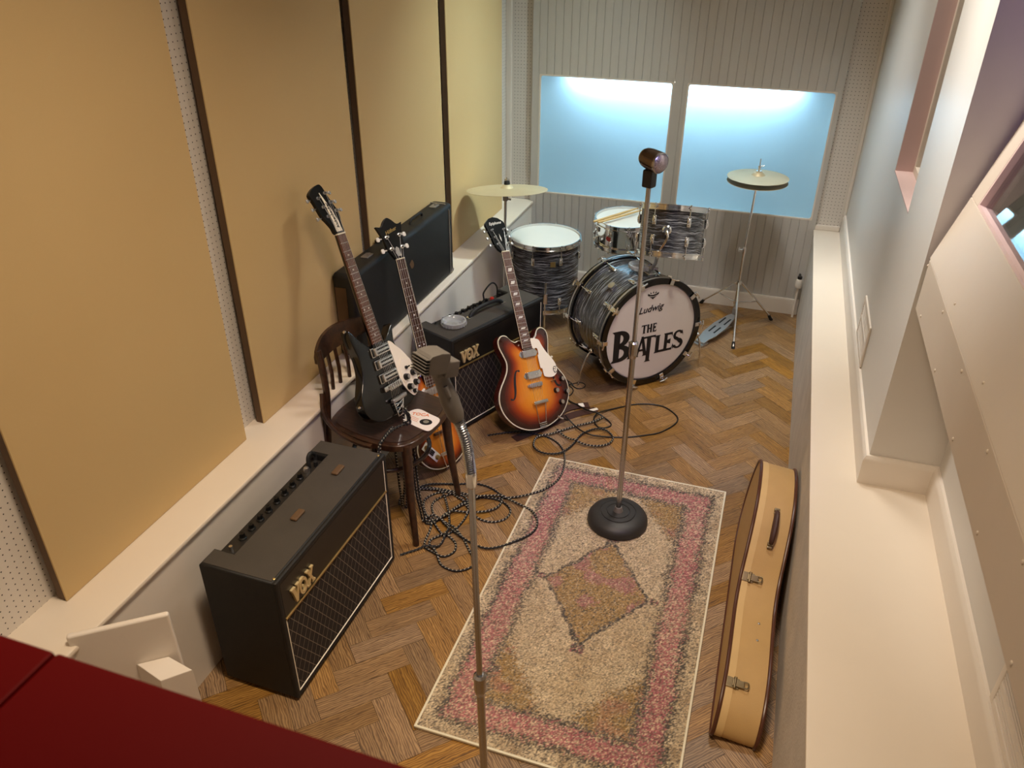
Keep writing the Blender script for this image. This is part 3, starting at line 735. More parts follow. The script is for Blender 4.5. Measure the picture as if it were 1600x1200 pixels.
# paper on the seat
def paper():
    t = thing('paper_bag', 'small white printed paper with orange lettering and an oval picture on the chair seat', 'paper', loc=(-1.175, 2.395, .4833), rz=-.06)
    ol = sm2([(.075, -.045), (.078, -.01), (.06, .045), (.0, .052), (-.05, .055), (-.072, .04), (-.078, 0), (-.06, -.042), (-.02, -.048), (.03, -.05)], 4)
    Tr = Matrix.Rotation(-.25, 4, 'Z')
    MB().prism(ol, 0, .0035, .001, 2, T=Tr).build('sheet', m_paper, t)
    s = MB(); s.prism([(.026 + .026 * math.cos(a), -.012 + .021 * math.sin(a)) for a in [k * 2 * PI / 24 for k in range(24)]], .0036, .0041, T=Tr @ Matrix.Rotation(.3, 4, 'Z'))
    s.build('oval_picture', m_ink, t, label='dark oval picture')
    s = MB(); s.prism([(.026 + .012 * math.cos(a), -.010 + .011 * math.sin(a)) for a in [k * 2 * PI / 16 for k in range(16)]], .0042, .0046, T=Tr @ Matrix.Rotation(.3, 4, 'Z')); s.build('face_print', m_nickel, t)
    s = text_mesh('TOCA', .026, .0005, 0, Tr @ Matrix.Translation((-.022, .018, .0039)) @ Matrix.Rotation(.42, 4, 'Z'), bold=.0006); s.build('lettering', m_orange_ink, t, label='orange lettering')
    s = MB()
    for k in range(3): s.box((-.058 + .005 * k, -.006 - .009 * k, .0036), (-.008 + .004 * k, -.004 - .009 * k, .0040), T=Tr)
    s.build('printed_lines', m_orange_ink, t)
paper()

# ------------------------------------------------------------------ guitars
def inset_body(ol, z0, z1, arch, stops, tgt, rings=14):
    """front plate of a body: rings from the outline inward, painted from the edge to the middle"""
    s = MB(); s.col = []; n = len(ol)
    def colr(k):
        for (a, c0), (b, c1) in zip(stops, stops[1:]):
            if k <= b: q = (k - a) / (b - a); return tuple(x + (y - x) * q for x, y in zip(c0, c1))
        return stops[-1][1]
    for r in range(rings + 1):
        k = r / rings
        for x, y in ol:
            tx, ty = tgt(x, y)
            s.v.append(V(x + (tx - x) * k, y + (ty - y) * k, z1 + arch * (1 - (1 - k) ** 2))); s.col.append(colr(k))
    for r in range(rings):
        for i in range(n):
            j = (i + 1) % n
            s.f.append([r * n + i, r * n + j, (r + 1) * n + j, (r + 1) * n + i]); s.m.append(0); s.flat.append(0); s.uv.append([(0, 0)] * 4)
    return s
def ring_strip(ol, z0, z1, w):
    s = MB(); n = len(ol); cx = sum(p[0] for p in ol) / n
    P = [Vector((x, y, 0)) for x, y in ol]; out = []
    for i in range(n):
        d = (P[(i + 1) % n] - P[i - 1]).normalized(); out.append(Vector((d.y, -d.x, 0)))
    area2 = sum(P[i].x * P[(i + 1) % n].y - P[(i + 1) % n].x * P[i].y for i in range(n))
    sg = 1 if area2 > 0 else -1
    vs = []
    for off, z in ((.0006, z0), (.0006, z1), (-w, z1 + .0006), (-w, z0)):
        vs += [(p + o * off * sg) + V(0, 0, z) for p, o in zip(P, out)]
    s.add(vs, [[k * n + i, k * n + (i + 1) % n, ((k + 1) % 4) * n + (i + 1) % n, ((k + 1) % 4) * n + i] for k in range(4) for i in range(n)])
    return s
def neck(t, ynut, yend, wn, we, z, mat_fb, mat_neck, frets, scale, binding=None, inlay='dot', th=.024, heel=None):
    s = MB(); pr = []; n = 10
    for y, w, d in ((ynut, wn, th * .85), ((ynut + yend) / 2, (wn + we) / 2, th * .92), ((heel if heel else yend), we, th)):
        pr.append([(w / 2 * math.cos(PI + PI * k / n), y, z - .004 + d * math.sin(PI + PI * k / n)) for k in range(n + 1)])
    vs = [p for q in pr for p in q]; N = n + 1
    s.add(vs, [[i * N + k, i * N + k + 1, (i + 1) * N + k + 1, (i + 1) * N + k] for i in range(2) for k in range(n)] + [list(range(N)), [2 * N + k for k in range(N)]] + [[0, N, N + n, n], [N, 2 * N, 2 * N + n, N + n]])
    s.build('neck', mat_neck, t)
    s = MB(); s.prism([(-wn / 2, ynut), (-we / 2, yend), (we / 2, yend), (wn / 2, ynut)], z - .0055, z, .001, 2); fb = s.build('fingerboard', mat_fb, t)
    fy = [ynut - scale * (1 - 2 ** (-k / 12)) for k in range(0, frets + 1)]
    ww = lambda y: wn + (we - wn) * (ynut - y) / (ynut - yend)
    for y in fy[1:]:
        MB().tube([(-ww(y) / 2 + .001, y, z), (ww(y) / 2 - .001, y, z)], .00115, 6).build('fret', m_nickel, fb)
    for k in (3, 5, 7, 9, 12, 15, 17, 19) if inlay == 'dot' else (1, 3, 5, 7, 9, 12, 15, 17, 19):
        if k > frets: continue
        y = (fy[k] + fy[k - 1]) / 2; g = fy[k - 1] - fy[k]; w = ww(y)
        if inlay == 'dot':
            if k == 12: q = [(-w * .25, y), (w * .25, y)]
            else: q = [(0, y)]
            for a, b in q: MB().lathe([(.0005, 0), (.0034, 0), (.0034, .0005), (.0005, .0006)], 12, Matrix.Translation((a, b, z))).build('fret_inlay', m_pearl, fb)
        else:
            if k == 1: continue
            MB().prism([(-w * .30, y - g * .24), (w * .16, y - g * .24), (w * .30, y + g * .24), (-w * .16, y + g * .24)], z, z + .0006).build('fret_inlay', m_pearl, fb)
    if binding:
        s = MB()
        for sg in (1, -1): s.tube([(sg * wn / 2, ynut, z - .002), (sg * we / 2, yend, z - .002)], .0017, 6)
        s.build('neck_binding', binding, fb)
    MB().box((-wn / 2 - .0005, ynut - .001, z - .006), (wn / 2 + .0005, ynut + .004, z + .0025), .001).build('nut', m_ivory, t)
    return fy
def strings(t, n, wn, wb, ynut, yb, ytail, z0, zb, zt, rad, tun, wt=None):
    s = MB()
    for i in range(n):
        q = -1 + 2 * i / (n - 1); wt_ = wt or wb
        s.tube([(q * wb * .5, yb, zb), (q * wn * .5, ynut, z0)], rad, 5)
        s.tube([(q * wt_ * .5, ytail, zt), (q * wb * .5, yb, zb)], rad, 5)
        if i < len(tun): s.tube([(q * wn * .5, ynut, z0), (tun[i][0], tun[i][1], tun[i][2] + .006)], rad, 5)
    s.build('strings', m_nickel, t)
def tuner_mb(): 
    s = MB(); s.cyl((0, 0, 0), (0, 0, .012), .0032, n=10); s.cyl((0, 0, 0), (0, 0, .0022), .0055, n=14); return s
def knob_mb(r, h, top=True):
    return MB().lathe([(.0004, 0), (r, 0), (r * 1.02, h * .2), (r * .82, h * .9), (r * .75, h), (.0004, h)], 20)

# hollow-body sunburst guitar leaning on the amplifier
def casino():
    Mx = frameM((.5294, .8359, -.1450), (-.3650, .3788, .8505), (.7658, -.3973, .5056), (-.8852, 3.1477, .0492), 1.0805)
    t = thing('electric_guitar', 'sunburst hollow guitar with f-holes and white pickguard leaning on the amplifier', 'guitar', M=Mx)
    R = [(.0, -.012), (.061, -.004), (.128, .022), (.173, .060), (.202, .105), (.210, .150), (.203, .190), (.182, .226), (.158, .258), (.139, .288), (.134, .324), (.147, .370), (.152, .408), (.142, .433), (.120, .444), (.098, .438), (.075, .408), (.050, .396), (.026, .400)]
    L = [(-.026, .404), (-.048, .400), (-.070, .412), (-.092, .435), (-.118, .438), (-.140, .420), (-.144, .390), (-.132, .352), (-.122, .315), (-.130, .280), (-.152, .248), (-.182, .213), (-.203, .176), (-.208, .130), (-.190, .078), (-.146, .029), (-.080, -.004)]
    ol = sm2(R + L, 5); th = .042
    s = MB(); s.prism(ol, -th, -.0005, .004, 2); s.build('body_sides', m_burst_side, t)
    tg = lambda x, y: (0.0, min(max(y, .14), .29))
    stops = [(0, rgb(22, 10, 9)), (.10, rgb(30, 12, 10)), (.22, rgb(84, 22, 11)), (.38, rgb(158, 58, 12)), (.54, rgb(208, 114, 20)), (1, rgb(234, 158, 42))]
    inset_body(ol, 0, 0, .012, stops, tg).build('top', m_burst, t, label='sunburst top shading from black edge to amber')
    ring_strip(ol, -.004, .0006, .0035).build('binding', m_ivory, t)
    zt = .011; zf = .022
    fy = neck(t, .81, .362, .043, .054, zf, m_rosew, m_burst_side, 22, .629, m_ivory, 'para', .023, .40)
    s = MB(); s.prism(sm2([(-.024, .40), (.024, .40), (.026, .36), (.0, .345), (-.026, .36)], 3), .0, zf - .006); s.build('neck_heel', m_burst_side, t)
    # headstock
    ho = [(-.0205, .812), (-.034, .826), (-.044, .850), (-.047, .890), (-.056, .950), (-.050, .962), (-.026, .980), (0, .986), (.026, .980), (.050, .962), (.056, .950), (.047, .890), (.044, .850), (.034, .826), (.0205, .812)]
    Th = Matrix.Translation((0, .812, zf)) @ Matrix.Rotation(-.22, 4, 'X') @ Matrix.Translation((0, -.812, 0))
    hd = MB().prism(ho, -.016, -.001, .0015, 2, T=Th).build('headstock', m_head_black, t)
    text_mesh('Epiphone', .0195, .0006, .3, Th @ Matrix.Translation((0, .948, -.0005)) @ Matrix.Rotation(.08, 4, 'Z'), bold=.0002).build('script_logo', m_pearl, hd)
    MB().prism([(-.008, .822), (.008, .822), (.009, .845), (0, .852), (-.009, .845)], -.001, .0004, T=Th).build('truss_rod_cover', m_black, hd)
    MB().prism([(0, .862), (.0035, .878), (0, .900), (-.0035, .878)], -.001, .0002, T=Th).build('inlay_mark', m_pearl, hd)
    tn = []
    t0 = None; b0 = None
    for i, (x, y) in enumerate(((-.029, .850), (-.031, .885), (-.034, .92), (.034, .92), (.031, .885), (.029, .850))):
        p = Th @ Matrix.Translation((x, y, -.001)); tn.append(p @ V(0, 0, 0))
        sg = 1 if x > 0 else -1
        if t0 is None:
            t0 = tuner_mb().build('tuner_post', m_nickel, hd); t0.matrix_basis = p
            s = MB(); s.cyl((.012, 0, -.010), (.028, 0, -.010), .0022, n=8); s.box((.028, -.007, -.014), (.040, .007, -.006), .003); b0 = s.build('tuner_button', m_nickel, hd); b0.matrix_basis = p @ Matrix.Rotation(0 if sg > 0 else PI, 4, 'Z')
        else: inst(t0, hd, p); inst(b0, hd, p @ Matrix.Rotation(0 if sg > 0 else PI, 4, 'Z'))
    # pickups
    pk = None
    for y, h in ((.336, .012), (.236, .014)):
        s = MB(); s.box((-.040, -.0175, 0), (.040, .0175, h), .004, 3); s.prism(sm2([(-.038, -.016), (-.052, -.006), (-.055, 0), (-.052, .006), (-.038, .016)], 4), 0, .003, .001); s.prism(sm2([(.038, .016), (.052, .006), (.055, 0), (.052, -.006), (.038, -.016)], 4), 0, .003, .001)
        for k in range(6): s.ball((-.025 + .01 * k, 0, h), .0028, 8, sc=(1, 1, .4))
        p = s.build('pickup', m_chrome, t); p.matrix_basis = Matrix.Translation((.004, y, zt))
    s = MB(); s.box((-.042, .184, zt), (.046, .196, zt + .006), .002); s.box((-.036, .182, zt + .006), (.040, .198, zt + .013), .002)
    for k in range(6): s.box((-.030 + .0115 * k, .180, zt + .012), (-.023 + .0115 * k, .200, zt + .0165), .001)
    s.build('bridge', m_nickel, t)
    s = MB(); s.box((-.036, .100, zt + .004), (.048, .116, zt + .018), .004, 3); s.build('tailpiece', m_chrome, t)
    s = MB(); s.tube([(-.024, .102, zt + .009), (-.016, .012, .006)], .0019, 8); s.tube([(.036, .102, zt + .009), (.024, .012, .006)], .0019, 8)
    for k in range(3): s.tube([(-.018, .012 - .008 * k, .007), (.026, .012 - .008 * k, .007)], .0021, 8)
    s.box((-.014, -.013, -.02), (.022, -.010, .004), .001); s.build('trapeze_hinge', m_chrome, t)
    strings(t, 6, .034, .050, .81, .19, .108, zf + .0022, zt + .0165, zt + .012, .00055, [tuple(q) for q in tn])
    pg = sm2([(.030, .400), (.060, .396), (.078, .386), (.088, .360), (.106, .326), (.134, .288), (.148, .254), (.142, .222), (.112, .207), (.068, .216), (.062, .235), (.062, .256), (.052, .262), (.052, .318), (.058, .322), (.056, .352), (.032, .356)], 4)
    g = MB().prism(pg, zt + .006, zt + .009, .001, 2).build('pickguard', m_cream_pl, t, label='white pickguard')
    s = MB(); s.tube(catmull([(.134 + .010 * math.cos(a), .238 + .014 * math.sin(a), zt + .0095) for a in [PI * .3 + k * PI * 1.5 / 12 for k in range(13)]], n=2), .0016, 6); s.tube([(.124, .240, zt + .0095), (.136, .243, zt + .0095)], .0013, 6); s.tube([(.127, .222, zt + .0095), (.146, .254, zt + .0095)], .0009, 6); s.build('epsilon_emblem', m_ink, g)
    # f-holes (dark openings) and knobs
    for pts in ([(-.070, .268), (-.082, .270), (-.092, .258), (-.100, .240), (-.107, .215), (-.113, .185), (-.122, .158), (-.136, .146), (-.143, .150)], [(.118, .222), (.124, .205), (.130, .185), (.138, .168), (.152, .158), (.160, .161)]):
        s = MB(); P = catmull([(x, y, 0) for x, y in pts], n=5); N = len(P); w = [.0018 + .0045 * math.sin(PI * k / (N - 1)) ** 1.5 for k in range(N)]
        def zz(p):
            return .0128
        le = []; ri = []
        for k in range(N):
            d = (P[min(k + 1, N - 1)] - P[max(k - 1, 0)]).normalized(); nn = V(-d.y, d.x, 0)
            le.append(P[k] + nn * w[k]); ri.append(P[k] - nn * w[k])
        s.add([(p.x, p.y, 0) for p in le] + [(p.x, p.y, 0) for p in ri], [[k, k + 1, N + k + 1, N + k] for k in range(N - 1)])
        for e in (P[0], P[-1]): s.add([(e.x + .0052 * math.cos(a), e.y + .0052 * math.sin(a), 0) for a in [2 * PI * k / 14 for k in range(14)]], [list(range(14))])
        # lay the hole on the arched top
        for i, p in enumerate(s.v):
            k = edge_k(ol, tg, p.x, p.y); s.v[i] = V(p.x, p.y, .012 * (1 - (1 - k) ** 2) + .0009)
        s.build('f_hole', m_ink, t, smooth=0)
    k0 = None
    for x, y in ((.172, .188), (.120, .142), (.187, .125), (.139, .083)):
        k = edge_k(ol, tg, x, y); z = .012 * (1 - (1 - k) ** 2)
        if k0 is None:
            k0 = knob_mb(.0125, .016).build('control_knob', m_black, t); c0 = MB().lathe([(.0004, .0162), (.0100, .0162), (.0098, .0172), (.0004, .0174)], 18).build('knob_cap', m_chrome, k0); k0.matrix_basis = Matrix.Translation((x, y, z))
        else: q = inst(k0, t, Matrix.Translation((x, y, z))); inst(c0, q)
    s = MB(); s.cyl((.106, .188, .008), (.106, .188, .018), .0045); s.cyl((.106, .188, .018), (.110, .192, .028), .0025); s.ball((.111, .193, .03), .0038, 8); s.build('toggle_switch', m_brass, t)
    s = MB(); s.cyl((.143, .290, -.004), (.150, .296, -.004), .004); s.ball((.152, .298, -.004), .0065, 12); s.build('strap_button', m_ivory, t)
    s = MB(); s.cyl((.100, .022, .004), (.110, .015, .006), .0065); s.cyl((.105, .018, .006), (.124, .004, .014), .0042); s.build('jack_plug', m_chrome, t)
    return Mx
def edge_k(ol, tg, x, y):
    # how far along the way from the outline to the middle a point lies
    best = 0
    for k in [i / 40 for i in range(41)]:
        P = [(a + (tg(a, b)[0] - a) * k, b + (tg(a, b)[1] - b) * k) for a, b in ol[::3]]
        c = False; j = len(P) - 1
        for i in range(len(P)):
            if (P[i][1] > y) != (P[j][1] > y) and x < (P[j][0] - P[i][0]) * (y - P[i][1]) / (P[j][1] - P[i][1]) + P[i][0]: c = not c
            j = i
        if c: best = k
    return best
casM = casino()

# black three-pickup guitar standing on the chair
def rick():
    Mx = frameM((.1194, .9838, -.1338), (-.3537, .1681, .9201), (.9277, -.0625, .3680), (-1.2365, 2.3408, .5004), 1.1435)
    t = thing('electric_guitar', 'black guitar with white pickguard and three pickups standing on the chair', 'guitar', M=Mx)
    pts = [(-.012, .024), (.044, .027), (.090, .034), (.120, .046), (.152, .067), (.171, .094), (.172, .126), (.164, .163), (.141, .199), (.114, .232), (.105, .255), (.110, .280), (.121, .308), (.123, .318), (.116, .320), (.100, .308), (.082, .293), (.055, .280), (.028, .276),
           (-.027, .280), (-.051, .298), (-.075, .321), (-.094, .346), (-.104, .358), (-.111, .358), (-.114, .340), (-.110, .302), (-.103, .262), (-.108, .218), (-.122, .186), (-.142, .156), (-.157, .125), (-.158, .091), (-.138, .057), (-.086, .032)]
    ol = sm2(pts, 4); th = .036
    s = MB(); n = len(ol); e = .004; P = [Vector((a, b, 0)) for a, b in ol]; inn = []
    for i in range(n):
        q = (P[(i + 2) % n] - P[i - 2]).normalized(); inn.append(P[i] - Vector((q.y, -q.x, 0)) * e)
    vs = []
    for src, z in ((inn, -th), (P, -th + e), (P, -e), (inn, 0)): vs += [(p.x, p.y, z) for p in src]
    fs = [[k * n + i, k * n + (i + 1) % n, (k + 1) * n + (i + 1) % n, (k + 1) * n + i] for k in range(3) for i in range(n)]
    from mathutils.geometry import tessellate_polygon
    tri = tessellate_polygon([[Vector((p.x, p.y, 0)) for p in inn]])
    fs += [[3 * n + a for a in q] for q in tri] + [[a for a in q] for q in tri]
    s.add(vs, fs); s.build('body', m_black_gloss, t, smooth=50)
    zf = .012
    neck(t, .658, .284, .042, .052, zf, m_rosew, m_black_gloss, 21, .527, None, 'dot', .023, .27)
    ho = sm2([(-.021, .662), (-.028, .684), (-.040, .706), (-.053, .727), (-.059, .755), (-.066, .781), (-.072, .800), (-.050, .816), (-.020, .826), (-.003, .826), (.006, .812), (.011, .790), (.022, .760), (.032, .736), (.032, .714), (.026, .690), (.021, .662)], 3)
    Th = Matrix.Translation((0, .66, zf)) @ Matrix.Rotation(-.10, 4, 'X') @ Matrix.Translation((0, -.66, 0))
    hd = MB().prism(ho, -.015, -.001, .002, 2, T=Th).build('headstock', m_head_black, t)
    np_ = MB().prism([(-.017, .668), (.014, .668), (.012, .70), (.001, .742), (-.023, .800), (-.0255, .800), (-.018, .760), (-.016, .70)], -.001, .0006, T=Th).build('name_plate', m_cream_pl, hd, label='white pointed name plate')
    text_mesh('Rickenbacker', .0160, .0006, .3, Th @ Matrix.Translation((-.0005, .722, .0007)) @ Matrix.Rotation(PI / 2 + .16, 4, 'Z'), bold=.0005, sx=1.0).build('script_logo', m_ink, np_)
    tn = []; t0 = None
    for x, y in ((-.041, .784), (-.034, .754), (-.029, .722), (.000, .796), (.009, .765), (.021, .735)):
        p = Th @ Matrix.Translation((x, y, -.001)); tn.append(p @ V(0, 0, 0)); sg = -1 if x < -.02 else 1
        if t0 is None:
            t0 = tuner_mb().build('tuner_post', m_nickel, hd); t0.matrix_basis = p
            s = MB(); s.cyl((.010, 0, -.010), (.040, 0, -.010), .0022, n=8); s.box((.034, -.006, -.013), (.045, .006, -.007), .003); b0 = s.build('tuner_button', m_nickel, hd); b0.matrix_basis = p @ Matrix.Rotation(PI if sg < 0 else 0, 4, 'Z')
        else: inst(t0, hd, p); inst(b0, hd, p @ Matrix.Rotation(PI if sg < 0 else 0, 4, 'Z'))
    tn = [tn[2], tn[1], tn[0], tn[3], tn[4], tn[5]]
    # pickups: chrome toaster tops
    p0 = None
    for y in (.256, .212, .163):
        p = Matrix.Translation((.008, y, 0)) @ Matrix.Rotation(-.03, 4, 'Z')
        if p0 is None:
            s = MB(); s.box((-.050, -.017, 0), (.048, .017, .007), .003, 2); s.box((-.036, -.015, .007), (.044, .015, .014), .003, 2)
            p0 = s.build('pickup', m_chrome, t); p0.matrix_basis = p
            s = MB(); s.box((-.028, .0035, .0135), (.037, .0095, .0146)); s.box((-.028, -.0095, .0135), (.037, -.0035, .0146)); q0 = s.build('pickup_slots', m_black, p0)
            s = MB(); s.box((-.048, -.013, .0062), (-.039, .013, .0078)); r0 = s.build('pickup_end', m_black, p0)
        else: q = inst(p0, t, p); inst(q0, q); inst(r0, q)
    s = MB(); s.box((-.042, .118, 0), (.060, .136, .012), .003); s.box((-.020, .114, .010), (.056, .126, .018), .003)
    for k in range(6): s.box((-.016 + .012 * k, .116, .016), (-.010 + .012 * k, .132, .020), .001)
    s.build('bridge', m_chrome, t)
    # lattice vibrato tailpiece
    s = MB(); s.box((-.026, .072, .004), (.056, .086, .020), .004, 3); s.build('tailpiece_bar', m_nickel, t)
    s = MB()
    for a, b in (((-.016, .074), (-.010, .020)), ((.044, .074), (.014, .020)), ((-.014, .066), (.034, .056)), ((.036, .066), (-.010, .054)), ((-.013, .050), (.030, .042)), ((.032, .052), (-.010, .036)), ((-.011, .034), (.020, .030)), ((-.010, .022), (.014, .022))):
        s.tube([(a[0], a[1], .008), (b[0], b[1], .006)], .0024, 8)
    s.build('tailpiece_frame', m_chrome, t)
    strings(t, 6, .033, .046, .658, .125, .080, zf + .0022, .020, .014, .00055, [tuple(q) for q in tn])
    pg = sm2([(.066, .270), (.082, .264), (.098, .246), (.125, .218), (.150, .180), (.163, .142), (.164, .108), (.152, .076), (.132, .056), (.116, .052), (.104, .060), (.088, .080), (.072, .112), (.066, .145), (.066, .208), (.064, .250)], 4)
    g = MB().prism(pg, .0005, .0035, .001, 2).build('pickguard', m_cream_pl, t, label='white teardrop pickguard')
    s = MB(); s.prism(sm2([(.100, .196), (.112, .190), (.130, .192), (.150, .180), (.160, .142), (.161, .108), (.150, .078), (.132, .060), (.118, .056), (.105, .066), (.092, .084), (.080, .112), (.076, .140), (.082, .172)], 4), .0036, .0060, .001, 2); s.build('upper_guard', m_cream_pl, g)
    k0 = None
    for x, y, r in ((.093, .129, .0115), (.138, .131, .0115), (.138, .094, .0115), (.097, .091, .0115), (.117, .068, .0085)):
        if k0 is None:
            k0 = knob_mb(.0115, .016).build('control_knob', m_black, t); c0 = MB().lathe([(.0004, .0162), (.0075, .0162), (.0075, .0168), (.0004, .0168)], 16).build('knob_cap', m_nickel, k0); k0.matrix_basis = Matrix.Translation((x, y, .006))
        else: q = inst(k0, t, Matrix.Translation((x, y, .006)) @ Matrix.Diagonal((r / .0115, r / .0115, r / .0115, 1))); inst(c0, q)
    s = MB(); s.cyl((.111, .158, .006), (.111, .158, .012), .006); s.cyl((.111, .158, .012), (.113, .162, .024), .0025); s.build('selector_switch', m_black, t)
    
    for q in ((-.160, .112, -.016), (-.112, .358, -.014)): MB().ball(q, .006, 10).build('strap_button', m_chrome, t)
    return Mx
rickM = rick()

# violin-shaped bass behind the chair
def bass():
    Mx = frameM((.4314, .9001, -.0603), (-.2960, .2044, .9331), (.8522, -.3847, .3546), (-1.2077, 2.7157, .0234), 1.0482)
    t = thing('bass_guitar', 'sunburst violin-shaped bass behind the chair, its neck against the black case', 'bass guitar', M=Mx)
    half = [(.0, .000), (.050, .006), (.100, .032), (.134, .078), (.140, .122), (.124, .160), (.112, .178), (.118, .190), (.096, .206), (.082, .232), (.084, .264), (.100, .292), (.106, .304), (.102, .330), (.104, .360), (.092, .398), (.062, .426), (.030, .434)]
    pts = half + [(-x, y) for x, y in half[::-1] if x > 0]
    ol = sm2(pts, 5); th = .048
    MB().prism(ol, -th, -.0005, .004, 2).build('body_sides', m_burst_side, t)
    tg = lambda x, y: (0.0, min(max(y, .11), .35))
    stops = [(0, rgb(26, 11, 9)), (.10, rgb(46, 16, 10)), (.24, rgb(120, 40, 14)), (.40, rgb(186, 88, 20)), (.6, rgb(216, 130, 40)), (1, rgb(226, 150, 58))]
    inset_body(ol, 0, 0, .010, stops, tg).build('top', m_burst, t, label='sunburst top')
    ring_strip(ol, -.004, .0006, .0035).build('binding', m_ivory, t)
    ring_strip(ol, -th, -th + .005, .003).build('back_binding', m_ivory, t)
    zf = .022
    neck(t, .927, .379, .042, .054, zf, m_darkfb, m_black_gloss, 22, .762, m_ivory, 'dot', .024, .42)
    s = MB(); s.prism(sm2([(-.024, .436), (.024, .436), (.026, .39), (.0, .37), (-.026, .39)], 3), 0, zf - .006); s.build('neck_heel', m_black_gloss, t)
    ho = sm2([(-.021, .930), (-.034, .956), (-.045, .985), (-.048, 1.02), (-.057, 1.050), (-.066, 1.076)], 3, False) + sm2([(-.066, 1.076), (-.040, 1.072), (-.020, 1.092), (0, 1.104), (.020, 1.092), (.040, 1.072), (.066, 1.076)], 3, False)[1:] + sm2([(.066, 1.076), (.057, 1.050), (.048, 1.02), (.045, .985), (.034, .956), (.021, .930)], 3, False)[1:]
    Th = Matrix.Translation((0, .93, zf)) @ Matrix.Rotation(-.16, 4, 'X') @ Matrix.Translation((0, -.93, 0))
    hd = MB().prism(ho, -.016, -.001, .0015, 2, T=Th).build('headstock', m_head_black, t)
    text_mesh('Höfner', .021, .0006, .3, Th @ Matrix.Translation((0, 1.042, -.0005)) @ Matrix.Rotation(.25, 4, 'Z'), bold=.0004).build('script_logo', m_brass, hd)
    MB().prism([(-.009, .94), (.009, .94), (.010, .972), (0, .980), (-.010, .972)], -.001, .0008, T=Th).build('truss_rod_cover', m_nickel, hd)
    tn = []; t0 = None
    for x, y in ((-.028, .975), (-.033, 1.025), (.033, 1.025), (.028, .975)):
        p = Th @ Matrix.Translation((x, y, -.001)); tn.append(p @ V(0, 0, 0))
        if t0 is None:
            s = MB(); s.cyl((0, 0, 0), (0, 0, .016), .0050, n=12); s.cyl((0, 0, 0), (0, 0, .003), .0085, n=16); t0 = s.build('tuner_post', m_chrome, hd); t0.matrix_basis = p
            s = MB(); s.cyl((.014, 0, -.012), (.030, 0, -.012), .003, n=8); s.prism(sm2([(.028, -.008), (.040, -.009), (.043, 0), (.040, .009), (.028, .008)], 3), -.016, -.009, .002); b0 = s.build('tuner_button', m_pearl, hd); b0.matrix_basis = p @ Matrix.Rotation(PI, 4, 'Z')
        else: inst(t0, hd, p); inst(b0, hd, p @ Matrix.Rotation(PI if x < 0 else 0, 4, 'Z'))
    for y in (.352, .305):
        s = MB(); s.box((-.040, y - .016, .009), (.040, y + .016, .023), .004, 2)
        for k in range(4): s.box((-.031 + .017 * k, y - .010, .0225), (-.020 + .017 * k, y + .010, .0242), .001)
        s.build('pickup', m_nickel, t)
    s = MB(); s.box((-.045, .160, .010), (.045, .172, .024), .003); s.build('bridge', m_darkfb, t)
    s = MB(); s.box((-.035, .060, .016), (.035, .078, .022), .002); s.tube([(-.028, .062, .018), (-.012, .0, .004)], .002, 8); s.tube([(.028, .062, .018), (.012, .0, .004)], .002, 8); s.build('tailpiece', m_chrome, t)
    strings(t, 4, .030, .050, .927, .166, .070, zf + .002, .026, .020, .0011, [tuple(q) for q in tn])
    # left-handed: pearl guard and control plate on the left
    MB().prism(sm2([(-.034, .375), (-.062, .360), (-.080, .325), (-.076, .275), (-.084, .225), (-.070, .205), (-.048, .212), (-.044, .290), (-.034, .330)], 4), .012, .0145, .001).build('pickguard', m_pearl, t, label='pearl pickguard')
    Tc = Matrix.Translation((-.078, .098, .0095)) @ Matrix.Rotation(.62, 4, 'Z')
    cp = MB().box((-.019, -.052, 0), (.019, .052, .003), .0012, T=Tc).build('control_plate', m_pearl, t, label='white control plate')
    for dx in (-.008, .0, .008): MB().box((dx - .003, -.014, .003), (dx + .003, .010, .0068), .001, T=Tc).build('slide_switch', m_black, cp)
    for dy in (-.038, .036):
        s = knob_mb(.0105, .012); o = s.build('control_knob', m_brass, cp); o.matrix_basis = Tc @ Matrix.Translation((0, dy, .003))
    s = MB(); s.ball((0, -.004, -.024), .007, 10); s.build('strap_button', m_chrome, t)
bass()

